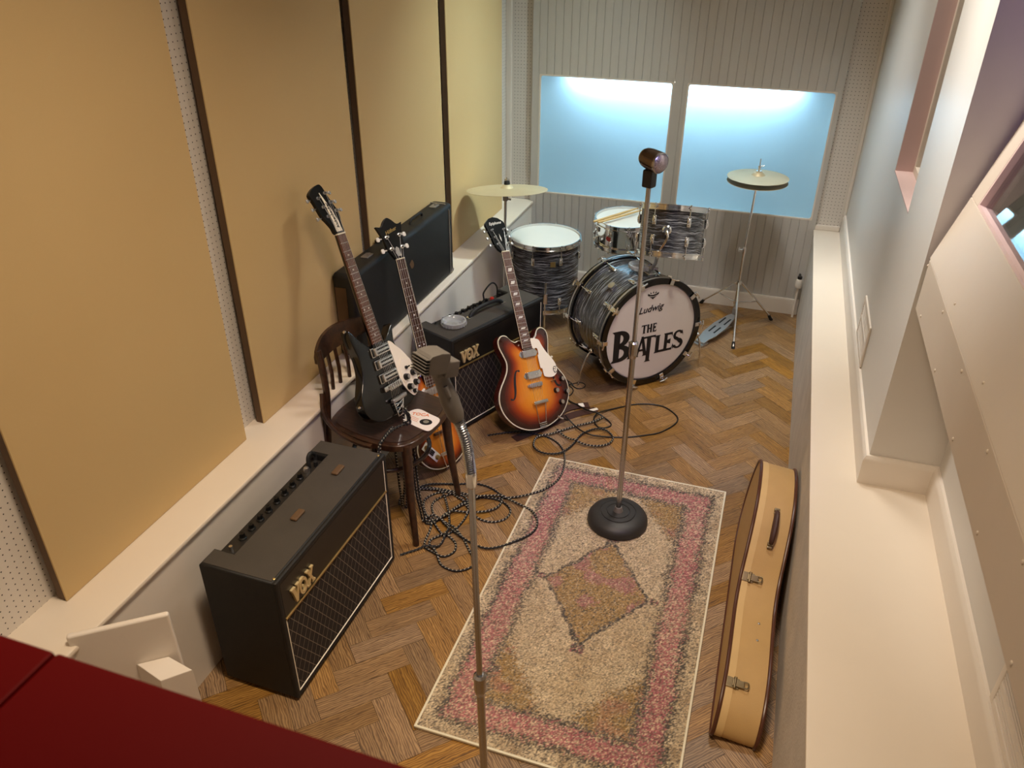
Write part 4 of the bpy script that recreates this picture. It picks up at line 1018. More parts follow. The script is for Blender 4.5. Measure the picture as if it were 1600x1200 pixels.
# ------------------------------------------------------------------ cases
def black_case():
    y0, y1, z0 = 2.640, 3.690, ZL + .001
    t = thing('instrument_case', 'long worn black instrument case standing on the ledge against the tan panels', 'instrument case', loc=(-1.61, (y0 + y1) / 2, z0))
    xb, xf, h = XP + .001, -1.556, .385
    s = MB(); s.box((xb, y0, z0), (xf, y1, z0 + h), .022, 4); s.build('shell', m_case_black, t, True)
    s = MB(); xm = -1.585
    s.tube([(xm, y1 - .006, z0 + .03), (xm, y1 + .0015, z0 + .05), (xm, y1 + .0015, z0 + h - .05), (xm, y1 - .006, z0 + h - .02)], .003, 8)
    s.build('end_piping', m_cream_pl, t, True, label='white piping on the far end')
    s = MB(); s.tube([(xf + .0005, y1 - .05, z0 + .015), (xf + .002, y1 - .05, z0 + .04), (xf + .002, y1 - .05, z0 + h - .03), (xf - .02, y1 - .05, z0 + h + .0015), (xb + .01, y1 - .05, z0 + h + .0015)], .003, 8); s.build('lid_seam', m_nickel, t, True, label='pale seam around the far end')
    s = MB(); s.box((xb + .014, y0 - .003, z0 + .03), (xf - .045, y0 + .004, z0 + h - .06), .002); s.build('end_panel', m_brown_edge, t, True, label='brown panel on the near end')
    for i, yy in enumerate((2.86, 3.08, 3.59)):
        s = MB(); s.box((-1.63, yy - .028, z0 + h - .001), (-1.595, yy + .028, z0 + h + .005), .002); s.cyl((-1.61, yy + .012, z0 + h + .004), (-1.61, yy + .012, z0 + h + .010), .008, n=14); s.build('latch', m_dull, t, True)
    s = MB(); s.tube(catmull([(-1.615, 3.30, z0 + h), (-1.612, 3.31, z0 + h + .016), (-1.61, 3.34, z0 + h + .021), (-1.61, 3.40, z0 + h + .021), (-1.612, 3.43, z0 + h + .014), (-1.615, 3.44, z0 + h)], n=5), .0055, 8); s.build('carry_handle', m_black_matte, t, True)
    s = MB(); s.box((-1.66, 3.02, z0 + h - .002), (-1.635, 3.10, z0 + h + .012), .005); s.build('strap_end', m_black_matte, t, True)
    T = Matrix.Translation((xf + .0004, 3.17, z0 + .235)) @ Matrix(((0, 0, 1, 0), (1, 0, 0, 0), (0, 1, 0, 0), (0, 0, 0, 1)))
    s = MB(); s.prism(sm2([(-.018, .008), (-.004, .016), (.008, .022), (.020, .010), (.026, -.012), (.012, -.022), (-.004, -.016), (-.010, -.004)], 3), 0, .0008, T=T); s.build('worn_patch', m_brown_edge, t, True, label='brown worn patch on the front')
    for yy, zz in ((y0 + .02, z0 + h - .02), (y0 + .02, z0 + .02), (y1 - .02, z0 + .02)):
        s = MB(); s.ball((xf - .01, yy, zz), .0155, 12); s.build('corner_cap', m_dull, t, True)
black_case()
m_catch = M('tarnished_brass', (.22, .17, .10), .42, .9, var=.25, scale=60)
def tan_case():
    lean = math.radians(6.3)
    T = Matrix.Translation((.0955, 0, 0)) @ Matrix.Rotation(lean, 4, 'Y') @ Matrix(((0, 0, 1, 0), (1, 0, 0, 0), (0, 1, 0, 0), (0, 0, 0, 1)))   # local (y, z, thickness)
    t = thing('guitar_case', 'tan guitar-shaped case with brown binding lying on its side against the right parapet', 'guitar case', M=T @ Matrix.Translation((2.25, 0, 0)))
    TP = Matrix.Translation((-2.25, 0, 0))
    pts = [(2.60, .004), (2.70, .028), (2.775, .09), (2.81, .17), (2.81, .25), (2.78, .325), (2.72, .365), (2.62, .380), (2.50, .372), (2.40, .335), (2.31, .270), (2.23, .205), (2.14, .170), (2.03, .162), (1.92, .160), (1.82, .146), (1.74, .112), (1.695, .065), (1.688, .030), (1.71, .010), (1.78, .006), (2.0, .003), (2.25, .003), (2.45, .003)]
    ol = sm2(pts, 6); TH = .143; L = .034
    MB().prism(ol, .004, TH - .004, T=TP).build('shell', m_tan, t, smooth=50)
    o2 = ring_strip(ol, .004, L, -.0006)
    s = MB(); n = len(ol)
    P = [Vector((a, b, 0)) for a, b in ol]
    def off(d):
        out = []
        for i in range(n):
            q = (P[(i + 1) % n] - P[i - 1]).normalized(); out.append(P[i] + Vector((q.y, -q.x, 0)) * d)
        return out
    big = off(.0016)
    vs = [(p.x, p.y, .006) for p in big] + [(p.x, p.y, L) for p in big] + [(p.x, p.y, L) for p in off(-.002)]
    s.add(vs, [[k * n + i, k * n + (i + 1) % n, (k + 1) * n + (i + 1) % n, (k + 1) * n + i] for k in range(2) for i in range(n)], None, TP); s.build('lid_band', m_tan2, t, label='paler band around the lid')
    for z in (.005, TH - .005):
        s = MB(); s.tube([(p.x, p.y, z) for p in off(.001)], .0065, 10, closed=True, T=TP); s.build('binding', m_bind, t, label='brown binding')
    # handle and catches along the upper rim
    def rim(y):
        c = [p for p in P if p.y > .05 and p.x < 2.72]; c.sort(key=lambda p: abs(p.x - y)); a, b = c[0], c[1]
        i = P.index(a); d = (P[(i + 1) % n] - P[i - 1]).normalized(); nn = Vector((d.y, -d.x, 0)); return a, d, nn
    def rimM(y, z):
        a, d, nn = rim(y); X = -d
        return TP @ frameM((X.x, X.y, 0), (0, 0, 1), (nn.x, nn.y, 0), (a.x, a.y, z)) if X.cross(Vector((0, 0, 1))).dot(nn) > 0 else TP @ frameM((d.x, d.y, 0), (0, 0, 1), (nn.x, nn.y, 0), (a.x, a.y, z))
    Mh = rimM(2.385, .078)
    s = MB(); s.tube(catmull([(-.062, 0, .003), (-.054, 0, .020), (-.02, 0, .030), (.02, 0, .030), (.054, 0, .020), (.062, 0, .003)], n=5), [.007 + .004 * math.sin(PI * k / 25) for k in range(26)], 10, T=Mh); s.build('carry_handle', m_leather, t)
    for x in (-.066, .066):
        s = MB(); s.box((x - .013, -.010, 0), (x + .013, .010, .007), .003, T=Mh); s.cyl((x, -.009, .009), (x, .009, .009), .0045, T=Mh); s.build('handle_bracket', m_catch, t)
    for y in (2.225, 1.80):
        Mc = rimM(y, L + .006)
        s = MB(); s.box((-.017, -.030, .0015), (.017, .010, .005), .002, T=Mc); s.box((-.012, -.012, .005), (.012, .026, .011), .003, T=Mc); s.cyl((-.018, -.004, .008), (.018, -.004, .008), .005, n=12, T=Mc); s.tube(catmull([(-.010, .022, .010), (-.008, .036, .013), (.008, .036, .013), (.010, .022, .010)], n=4), .0025, 8, T=Mc); s.build('catch', m_catch, t)
    for y in (2.06, 1.985):
        Mc = rimM(y, .090); s = MB(); s.ball((0, 0, .0012), .0045, 10, T=Mc, sc=(1, 1, .5)); s.build('stud', m_dull, t)
tan_case()

# ------------------------------------------------------------------ microphones and stands
def round_stand(label, x, y, z0, zc, zt, r1, r2, col_pole, lean=0.0):
    t = thing('microphone_stand', label, 'microphone stand', loc=(x, y, z0))
    r = .127
    s = MB(); s.lathe([(.0005, 0), (r * .96, 0), (r, .008), (r * .985, .026), (r * .90, .042), (r * .74, .052), (r * .60, .0555), (r * .59, .053), (r * .56, .053), (r * .55, .056), (r * .40, .0575), (r * .39, .055), (r * .36, .055), (r * .35, .058), (r * .16, .060), (.0005, .060)], 56, Matrix.Translation((x, y, z0)))
    s.build('round_base', m_base, t, True)
    MB().lathe([(.0005, 0), (.021, 0), (.018, .010), (.014, .022), (.0005, .022)], 20, Matrix.Translation((x, y, z0 + .058))).build('base_collar', m_dull, t, True)
    X = lambda z: x + lean * z
    MB().cyl((x, y, z0 + .06), (X(zc), y, zc), r1, n=20).build('lower_tube', col_pole, t, True)
    c = MB().lathe([(.0005, -.052), (r1 + .001, -.052), (r1 + .004, -.040), (r1 + .005, -.034), (r1 + .005, .002), (r1 + .006, .003), (r1 + .006, .012), (r2 + .003, .018), (.0005, .018)], 24, Matrix.Translation((X(zc), y, zc))).build('clutch', m_steel, t, True)
    MB().cyl((X(zc), y, zc), (X(zt), y, zt), r2, n=18).build('upper_tube', col_pole, t, True)
    return t
sx2, sy2 = -.388, 2.600
round_stand('chrome stand with round black base standing on the rug', sx2, sy2, .0115, .852, 1.447, .0112, .0082, m_steel)
t = thing('microphone', 'bullet-shaped dark chrome microphone on the stand over the rug', 'microphone', loc=(sx2, sy2, 1.447))
s = MB(); s.box((-.019, -.018, .0), (.019, .018, .060), .006, T=Matrix.Translation((sx2, sy2, 1.445)) @ Matrix.Rotation(-.4, 4, 'Z')); hb = s.build('swivel_mount', m_black, t, True)
dm = V(.80, -.56, -.10).normalized(); cm = V(sx2 + .004, sy2 - .004, 1.537)
Tm = axisM(cm, dm)
s = MB(); s.lathe([(.0005, -.046), (.014, -.045), (.025, -.039), (.031, -.028), (.034, -.010), (.0345, .016), (.035, .030), (.0330, .034)], 36, Tm)
for a in (-.35, .35, PI - .35, PI + .35):
    s.tube([(.0352 * math.cos(a), .0352 * math.sin(a), -.010), (.0358 * math.cos(a), .0358 * math.sin(a), .032)], .0013, 6, T=Tm)
s.build('housing', m_bronze, t, True)
s = MB(); s.lathe([(.0345, .030), (.0345, .038), (.032, .041), (.0305, .038)], 36, Tm); s.build('front_ring', m_steel, t, True)
def meshgrille():
    t = NT('perforated_grille'); v = t.n('ShaderNodeTexVoronoi'); v.inputs['Scale'].default_value = 330; v.inputs['Randomness'].default_value = 0
    t.l(t.coord(), v.inputs['Vector']); k = t.math('GREATER_THAN', v.outputs['Distance'], .42)
    t.l(t.mix(k, rgb(30, 26, 30), rgb(190, 180, 190)), t.b.inputs['Base Color']); t.b.inputs['Metallic'].default_value = .8; t.b.inputs['Roughness'].default_value = .35
    return t.mat
m_meshg = meshgrille()
s = MB(); s.lathe([(.031, .038), (.026, .045), (.015, .050), (.0005, .052)], 32, Tm); s.build('grille', m_meshg, t, True)
# front stand: gooseneck and slatted microphone
gx, gy = -.4600, 1.17
t = round_stand('thin chrome stand with gooseneck in the foreground, left of the rug', gx + .0075, gy, .0005, .656, 1.230, .0100, .0073, m_steel, -.0159)
MB().lathe([(.0005, 0), (.0105, 0), (.0115, .004), (.0115, .030), (.0085, .038), (.0005, .038)], 20, Matrix.Translation((gx - .012, gy, 1.227))).build('coupler', m_chrome, t, True)
P = catmull([(gx - .012, gy, 1.258), (gx - .016, gy, 1.298), (gx - .021, gy - .001, 1.334), (gx - .033, gy - .002, 1.375), (gx - .038, gy - .003, 1.390)], n=16)
rr = [.0098 + .0014 * math.cos(i * PI) for i in range(len(P))]
s = MB(); s.tube(P, rr, 18); s.build('gooseneck', m_steel, t, True)
t = thing('microphone', 'slatted box-shaped grey microphone on the gooseneck in the foreground', 'microphone', loc=(gx - .038, gy - .003, 1.388))
e1 = V(gx - .036, gy - .003, 1.384); e2 = V(gx - .064, gy - .006, 1.468)
s = MB(); s.tube([e1, e1.lerp(e2, .12), e1.lerp(e2, .5), e1.lerp(e2, .8), e2, e2 + (e2 - e1) * .2], [.0135, .0165, .0185, .0155, .0145, .0150], 20); s.build('handle_grip', m_mic, t, True)
s = MB(); TT = axisM(e1.lerp(e2, .80) + V(.010, -.011, 0), e2 - e1); s.box((-.006, -.004, -.012), (.006, .004, .012), .002, T=TT); s.build('slide_switch', m_mic, t, True)
# head: local x = slatted face direction, y across, z up
fx = V(-.48, -.84, .24).normalized(); fyv = V(0, 0, 1).cross(fx).normalized(); fz = fx.cross(fyv)
Hc = V(gx - .072, gy - .020, 1.513); TH_ = frameM(fx, fyv, fz, Hc, .82)
s = MB(); w = .027
prof = [(-.026, -.023), (.030, -.023), (.032, .017), (.027, .023), (0, .028), (-.022, .026), (-.026, .021)]
s.prism(prof, -w, w, .003, 2, T=TH_ @ Matrix(((1, 0, 0, 0), (0, 0, 1, 0), (0, 1, 0, 0), (0, 0, 0, 1)))); s.build('head_housing', m_mic, t, True)
s = MB(); s.box((.030, -.0245, -.021), (.0330, .0245, .016), T=TH_); bk = s.build('grille_backing', m_black_matte, t, True)
for k in range(6):
    z = -.021 + .0072 * k; s = MB(); s.box((.030, -.0268, z - .0014), (.0415, .0268, z + .0014), .0011, T=TH_); s.build('grille_slat', m_mic, t, True)
s = MB(); s.box((-.056, -.020, -.034), (-.020, .028, .006), .004, T=TH_); s.box((-.036, -.015, -.040), (-.006, .015, -.018), .004, T=TH_); s.build('rear_block', m_mic, t, True)

# ------------------------------------------------------------------ drums
def hoop_ring(s, r0, r1, z0, z1, T, n=56): s.lathe([(r0, z0), (r1, z0), (r1 + .0015, (z0 + z1) / 2), (r1, z1), (r0, z1), (r0, z0)], n, T)
def lug_mb(l=.05):
    s = MB(); s.box((-.011, 0, -l / 2), (.011, .012, l / 2), .005, 3); s.ball((0, .012, 0), .0095, 10, sc=(1, .8, l / .024)); return s
def drum(t, T, r, h, nl, mat_shell, rim=True, rod=True, head=True, lugs=(.2, .8), muffler=False):
    """shell along local z from 0 to h, placed by T (relative to the thing)"""
    MB().lathe([(r - .006, 0), (r, 0), (r, h), (r - .006, h)], 64, T).build('shell', mat_shell, t)
    for z, nm in ((h, 'top_hoop'), (0, 'bottom_hoop')):
        sg = 1 if z else -1
        s = MB(); R = r + .007
        s.lathe([(R - .004, z - sg * .012), (R + .006, z - sg * .012), (R + .006, z - sg * .006), (R, z - sg * .004), (R, z + sg * .012), (R + .003, z + sg * .014), (R + .003, z + sg * .017), (R - .004, z + sg * .017), (R - .004, z - sg * .012)], 64, T)
        s.build(nm, m_chrome, t)
        s = MB(); s.lathe([(.0005, z + sg * .006), (R - .012, z + sg * .006), (R - .006, z + sg * .004), (R - .003, z - sg * .004)], 56, T); s.build('drum_head' if z else 'bottom_head', m_head, t, label='white drum skin')
    l0 = r0 = None
    for k in range(nl):
        a = 2 * PI * (k + .5) / nl
        for j, zl in enumerate(lugs):
            p = T @ Matrix.Rotation(a, 4, 'Z') @ Matrix.Translation((0, r, h * zl))
            if l0 is None: l0 = lug_mb(min(.05, h * .3)).build('lug', m_chrome, t); l0.matrix_basis = p
            else: inst(l0, t, p)
            zz = h if zl > .5 else 0; sg = 1 if zl > .5 else -1
            p2 = T @ Matrix.Rotation(a, 4, 'Z') @ Matrix.Translation((0, r + .011, 0))
            s = None
            if k == 0 or r0 is None or j not in r0:
                s = MB(); s.cyl((0, 0, h * zl + sg * .01), (0, 0, zz + sg * .012), .0028, n=8); s.cyl((0, 0, zz + sg * .010), (0, 0, zz + sg * .021), .0048, n=8); s.box((-.009, -.006, zz + sg * .004 - .004), (.009, .005, zz + sg * .004 + .006), .002)
                o = s.build('tension_rod', m_chrome, t); o.matrix_basis = p2; r0 = r0 or {}; r0[j] = o
            else: inst(r0[j], t, p2)
# bass drum
BYW, BR = .7523, .2827
BM = Matrix.Translation((-.4827, 3.8099, .3145)) @ Matrix.Rotation(BYW, 4, 'Z')
def bass_drum():
    t = thing('bass_drum', 'black pearl bass drum with black lettering on its white front skin', 'drum', M=Matrix.Translation((-.4827, 3.8099, 0)) @ Matrix.Rotation(BYW, 4, 'Z'))
    T0 = Matrix.Translation((0, 0, .3145)) @ Matrix.Rotation(PI / 2, 4, 'X')    # local z now points to the front (-y)
    D = .36
    MB().lathe([(BR - .006, -D), (BR, -D), (BR, -.012), (BR - .006, -.012)], 72, T0).build('shell', m_oyster, t)
    for z in (-.012, -D + .004):
        f = 1 if z > -.1 else -1
        s = MB(); hoop_ring(s, BR - .004, BR + .026, z - .020, z + .020, T0, 72); hp = s.build('wood_hoop', m_black_gloss, t)
        s = MB(); hoop_ring(s, BR + .022, BR + .0285, z - .006, z + .006, T0, 72); s.build('hoop_inlay', m_nickel, hp, label='silver hoop inlay')
        s = MB(); hoop_ring(s, BR - .002, BR + .012, z - f * .020, z - f * .027, T0, 72); s.build('flesh_hoop', m_steel, t)
    s = MB(); s.lathe([(.0005, .0), (BR - .016, .0), (BR - .006, -.003), (BR - .002, -.012)], 72, T0); hd = s.build('front_head', m_headf, t, label='white front skin with black lettering')
    MB().lathe([(.0005, -D + .002), (BR - .003, -D + .002)], 72, T0).build('rear_head', m_head, t)
    # lettering: local frame of the head (x right, y up, z out)
    TL = Matrix(((1, 0, 0, 0), (0, 0, -1, -.0004), (0, 1, 0, .3145), (0, 0, 0, 1)))
    s = MB(); th = .0008
    def Lp(x0, y0, w, h, polys, skew=0.0):
        for pl in polys: s.prism([(x0 + px * w + skew * py, y0 + py * h) for px, py in pl], 0, th, T=TL)
    def arcp(cx, cy, rx, ry, a0, a1, wx, wy, n=14):
        o = [(cx + rx * math.cos(a0 + (a1 - a0) * k / n), cy + ry * math.sin(a0 + (a1 - a0) * k / n)) for k in range(n + 1)]
        i = [(cx + (rx - wx) * math.cos(a0 + (a1 - a0) * k / n), cy + (ry - wy) * math.sin(a0 + (a1 - a0) * k / n)) for k in range(n + 1)]
        return o + i[::-1]
    h2 = PI / 2
    B = [[(-.06, 0), (.42, 0), (.36, .06), (.38, .94), (.42, 1), (-.06, 1), (.06, .92), (.06, .08)], arcp(.34, .74, .52, .26, -h2, h2, .32, .12), arcp(.34, .27, .62, .27, -h2, h2, .34, .12), [(.3, 1), (.36, 1), (.36, .88), (.3, .88)], [(.3, .55), (.36, .55), (.36, .47), (.3, .47)], [(.3, .12), (.36, .12), (.36, 0), (.3, 0)]]
    Eo = [[(0, 0), (.42, 0), (.40, .08), (.40, .92), (.42, 1), (0, 1), (.08, .92), (.08, .08)], [(.3, 0), (.92, 0), (1.0, .28), (.86, .12), (.3, .12)], [(.3, 1), (.90, 1), (.94, .74), (.82, .88), (.3, .88)], [(.3, .57), (.74, .66), (.74, .36), (.3, .45)]]
    A_ = [[(-.06, 0), (.26, 0), (.20, .06), (.52, .78), (.44, 1.0), (.0, .06)], [(.40, 1.0), (.62, 1.0), (1.06, 0), (.62, 0), (.70, .07), (.44, .84)], [(.24, .36), (.76, .36), (.76, .26), (.20, .26)]]
    Tt = [[(0, 1), (1, 1), (1.0, .80), (.92, .90), (.66, .91), (.64, -.28), (.74, -.36), (.26, -.36), (.36, -.28), (.34, .91), (.08, .90), (0, .80)]]
    Ll = [[(0, 0), (.44, 0), (.42, .08), (.42, .92), (.50, 1), (0, 1), (.08, .92), (.08, .08)], [(.3, 0), (.94, 0), (1.02, .32), (.86, .13), (.3, .13)]]
    def S():
        return [arcp(.48, .735, .46, .265, .25, PI, .24, .10, 10), arcp(.48, .735, .46, .28, PI, PI * 1.42, .24, .16, 6), arcp(.50, .27, .48, .27, -PI + .3, 0, .26, .10, 10), arcp(.50, .27, .48, .29, 0, PI * .42, .26, .17, 6), [(.10, .64), (.36, .66), (.90, .40), (.66, .26)], [(.84, .98), (.94, .68), (.76, .86)], [(.04, .02), (.02, .34), (.20, .14)]]
    yb = -.130
    Lp(-.236, yb - .006, .118, .185, B); Lp(-.140, yb, .056, .106, Eo); Lp(-.086, yb, .066, .118, A_); Lp(-.050, yb, .082, .113, Tt); Lp(.030, yb, .068, .106, Ll); Lp(.086, yb, .062, .108, Eo); Lp(.146, yb, .070, .112, S())
    hy = .005; hh = .050
    Lp(-.064, hy, .034, hh, [[(0, 1), (1, 1), (1, .76), (.9, .88), (.66, .88), (.66, .08), (.76, 0), (.24, 0), (.34, .08), (.34, .88), (.1, .88), (0, .76)]])
    Lp(-.028, hy, .030, hh, [[(0, 0), (.36, 0), (.36, 1), (0, 1)], [(.64, 0), (1, 0), (1, 1), (.64, 1)], [(.3, .42), (.7, .42), (.7, .56), (.3, .56)]])
    Lp(.006, hy, .026, hh, Eo)
    s.build('lettering', m_ink, hd)
    text_mesh('Ludwig', .052, .0008, .35, TL @ Matrix.Translation((-.018, .128, .0004)) @ Matrix.Rotation(.06, 4, 'Z'), bold=.0008).build('script_logo', m_ink, hd)
    s = MB()
    def Z(p, z=0): s.prism(p, z, th, T=TL)
    cx, cy = -.012, .224
    for k in range(5):
        a = h2 + (k - 2) * .48; Z([(cx + .030 * math.cos(a - .16), cy - .004 + .012 * math.sin(a - .16)), (cx + .042 * math.cos(a) , cy - .004 + .024 * math.sin(a)), (cx + .030 * math.cos(a + .16), cy - .004 + .012 * math.sin(a + .16))])
    Z([(cx - .036, cy + .006), (cx - .030, cy - .004), (cx, cy - .009), (cx + .030, cy - .004), (cx + .036, cy + .006), (cx + .022, cy + .002), (cx, cy - .001), (cx - .022, cy + .002)])
    Z([(cx - .022, cy - .010), (cx, cy - .014), (cx + .022, cy - .010), (cx + .006, cy - .020), (cx, cy - .026), (cx - .006, cy - .020)])
    s.build('crown_emblem', m_ink, hd)
    # lugs, claws and T rods
    l0 = None
    for k in range(10):
        a = 2 * PI * (k + .5) / 10
        for z, sg in ((-.085, 1), (-D + .075, -1)):
            p = T0 @ Matrix.Rotation(a, 4, 'Z') @ Matrix.Translation((0, BR, z)) @ Matrix.Rotation(0 if sg > 0 else PI, 4, 'Y')
            if l0 is None:
                l0 = lug_mb(.062).build('lug', m_chrome, t); l0.matrix_basis = p
                s = MB(); s.cyl((0, .017, .01), (0, .028, .102), .0032, n=8); s.box((-.015, .010, .057), (.015, .036, .064), .003); s.box((-.012, -.006, .096), (.012, .031, .101), .002); s.box((-.012, .026, .062), (.012, .031, .099), .002)
                s.cyl((0, .028, .100), (0, .029, .116), .0045, n=8); s.tube([(-.024, .031, .112), (0, .030, .118), (.024, .031, .112)], .0046, 8); r0 = s.build('claw_rod', m_chrome, t); r0.matrix_basis = p
            else: inst(l0, t, p); inst(r0, t, p)
    # spurs
    for pts in (((-.781, 3.719, .20), (-.800, 3.700, .165), (-.822, 3.678, .09), (-.832, 3.664, .004)), ((-.262, 4.128, .19), (-.245, 4.118, .15), (-.232, 4.110, .08), (-.229, 4.106, .004))):
        s = MB(); s.tube(catmull(pts, n=5), .0052, 10); sp = s.build('spur', m_chrome, t, True)
        c = Vector(pts[0]); s = MB(); s.ball(c, .014, 12); s.build('spur_bracket', m_chrome, sp, True)
    # tom mount on top of the shell, badge and muffler knob
    tp = BM @ V(.055, .165, BR - .004)
    s = MB(); s.box((-.022, -.055, -.002), (.022, .055, .010), .004, T=BM @ Matrix.Translation((.05, .165, BR - .006))); s.build('mount_plate', m_chrome, t, True)
    s = MB(); a = V(-.532, 3.930, .600); b = V(-.510, 3.895, .670); c = V(-.497, 3.868, .742)
    s.tube([a, a + V(0, 0, .03), b, c], [.010, .010, .009, .009], 12); s.ball(a + V(0, 0, .03), .016, 12); s.ball(c, .0145, 12); s.cyl(a + V(-.03, 0, .03), a + V(.03, .0, .03), .006); s.tube([a + V(.03, -.012, .03), a + V(.034, 0, .03), a + V(.03, .014, .03)], .004, 8); s.build('tom_arm', m_nickel, t, True)
    s = MB(); s.box((-.020, -.014, 0), (.020, .014, .014), .004, T=BM @ Matrix.Rotation(-.62, 4, 'Y') @ Matrix.Translation((0, .15, BR))); s.lathe([(.0005, 0), (.020, 0), (.020, .010), (.0005, .012)], 16, BM @ Matrix.Rotation(-.62, 4, 'Y') @ Matrix.Translation((0, .15, BR + .012))); s.build('arm_socket', m_nickel, t, True)
    return t
bass_drum()
# floor tom
def floor_tom():
    x, y, r = -1.262, 4.432, .2105
    t = thing('floor_tom', 'black pearl floor tom with white skin behind the second amplifier', 'drum', loc=(x, y, 0), rz=.35)
    drum(t, Matrix.Translation((0, 0, .140)), r, .400, 8, m_oyster, lugs=(.16, .80))
    for k in range(3):
        a = .5 + 2 * PI * k / 3; p = Matrix.Rotation(a, 4, 'Z')
        s = MB(); q = [p @ V(r + .018, 0, .34), p @ V(r + .018, 0, .10), p @ V(r + .024, 0, .05), p @ V(r + .030, 0, .012)]
        s.tube(q, .0050, 10); s.cyl(p @ V(r + .030, 0, .0), p @ V(r + .030, 0, .03), .010, n=12); lg = s.build('leg', m_chrome, t)
        s = MB(); s.box((r, -.014, .20), (r + .026, .014, .27), .005, T=p); s.build('leg_bracket', m_chrome, lg)
    MB().box((r - .001, -.016, .43), (r + .0025, .016, .462), .001, T=Matrix.Rotation(-1.55 + .15, 4, 'Z')).build('badge', m_brass, t)
floor_tom()
# rack tom, tilted away
def rack_tom():
    c = V(-.463, 4.05, .800); ax = V(-.025, .323, .946).normalized(); R, h = .166, .232
    Q = axisM(c - ax * h / 2, ax)
    t = thing('rack_tom', 'black pearl tom mounted above the bass drum, right of the snare', 'drum', M=Q)
    drum(t, Matrix.Identity(4), R, h, 6, m_oyster, lugs=(.30, .72))
    I = Q.inverted(); d = I @ V(-.466, 3.85, .80); a = math.atan2(d.y, d.x)
    s = MB(); P = Matrix.Rotation(a, 4, 'Z'); s.lathe([(.0005, .0), (.024, 0), (.024, .010), (.016, .016), (.0005, .016)], 24, P @ Matrix.Translation((R, 0, h * .52)) @ Matrix.Rotation(PI / 2, 4, 'Y')); s.build('mount_bracket', m_chrome, t)
    s = MB(); p0 = P @ V(R + .012, 0, h * .52); p1 = I @ V(-.488, 3.985, .725); p1 = I @ V(-.488, 3.90, .735)
    s.tube(catmull([p0, P @ V(R + .026, .004, h * .47), P @ V(R + .026, .008, h * .34), I @ V(-.497, 3.868, .742)], n=4), .006, 10); s.build('mount_rod', m_chrome, t)
rack_tom()
# snare with its stand
def snare():
    x, y, z = -.788, 4.50, .555
    Tt = Matrix.Translation((x, y, z)) @ Matrix.Rotation(.04, 4, 'X')
    t = thing('snare_drum', 'chrome snare drum with white skin between the floor tom and the mounted tom', 'drum', M=Tt)
    drum(t, Matrix.Identity(4), .172, .132, 10, m_chrome, lugs=(.26, .74))
    a = math.radians(-112); P = Matrix.Rotation(a, 4, 'Z')
    s = MB(); s.lathe([(.0005, 0), (.015, 0), (.015, .003), (.0005, .004)], 20, P @ Matrix.Translation((.1725, 0, .066)) @ Matrix.Rotation(PI / 2, 4, 'Y')); s.build('badge', m_red_badge, t, label='round red badge')
    s = MB(); s.box((.172, -.016, .030), (.188, .016, .105), .005, T=Matrix.Rotation(a + .7, 4, 'Z')); s.build('strainer', m_chrome, t)
    st = thing('snare_stand', 'low chrome tripod stand holding the snare drum', 'drum stand', loc=(x, y, 0))
    MB().cyl((x, y, .10), (x, y, .50), .011).build('pole', m_chrome, st, True)
    for k in range(3):
        b = .4 + 2 * PI * k / 3; s = MB(); s.tube([(x, y, .22), (x + .20 * math.cos(b), y + .20 * math.sin(b), .012)], .007, 10); s.cyl((x + .20 * math.cos(b), y + .20 * math.sin(b), 0), (x + .195 * math.cos(b), y + .195 * math.sin(b), .03), .010, n=10); s.build('leg', m_chrome, st, True)
        b += .5; s = MB(); s.tube([(x, y, .50), (x + .17 * math.cos(b), y + .17 * math.sin(b), .528), (x + .183 * math.cos(b), y + .183 * math.sin(b), .536 + .007 * math.sin(b)), (x + .186 * math.cos(b), y + .186 * math.sin(b), .565)], .006, 8); s.build('cradle_arm', m_chrome, st, True)
    for i, (p, q) in enumerate((((-.945, 4.330), (-.735, 4.640)), ((-.918, 4.325), (-.705, 4.615)))):
        pz = lambda a: .708 + (a[1] - y) * .04
        t2 = thing('drumstick', ['wooden drumstick on the snare skin, the upper of two', 'wooden drumstick on the snare skin, the lower of two'][i], 'drumstick', loc=(*p, pz(p)), group='drumsticks on the snare')
        A = V(*p, pz(p) + .007); Bp = V(*q, pz(q) + .007); d = (Bp - A).normalized()
        MB().tube([A, A + d * .004, A + d * .25, A + d * .335, A + d * .350], [.004, .0070, .0070, .0048, .0032], 12).build('shaft', m_stick, t2, True)
        MB().ball(A + d * .358, .0058, 10, sc=(1, 1, 1)).build('tip', m_stick, t2, True)
snare()

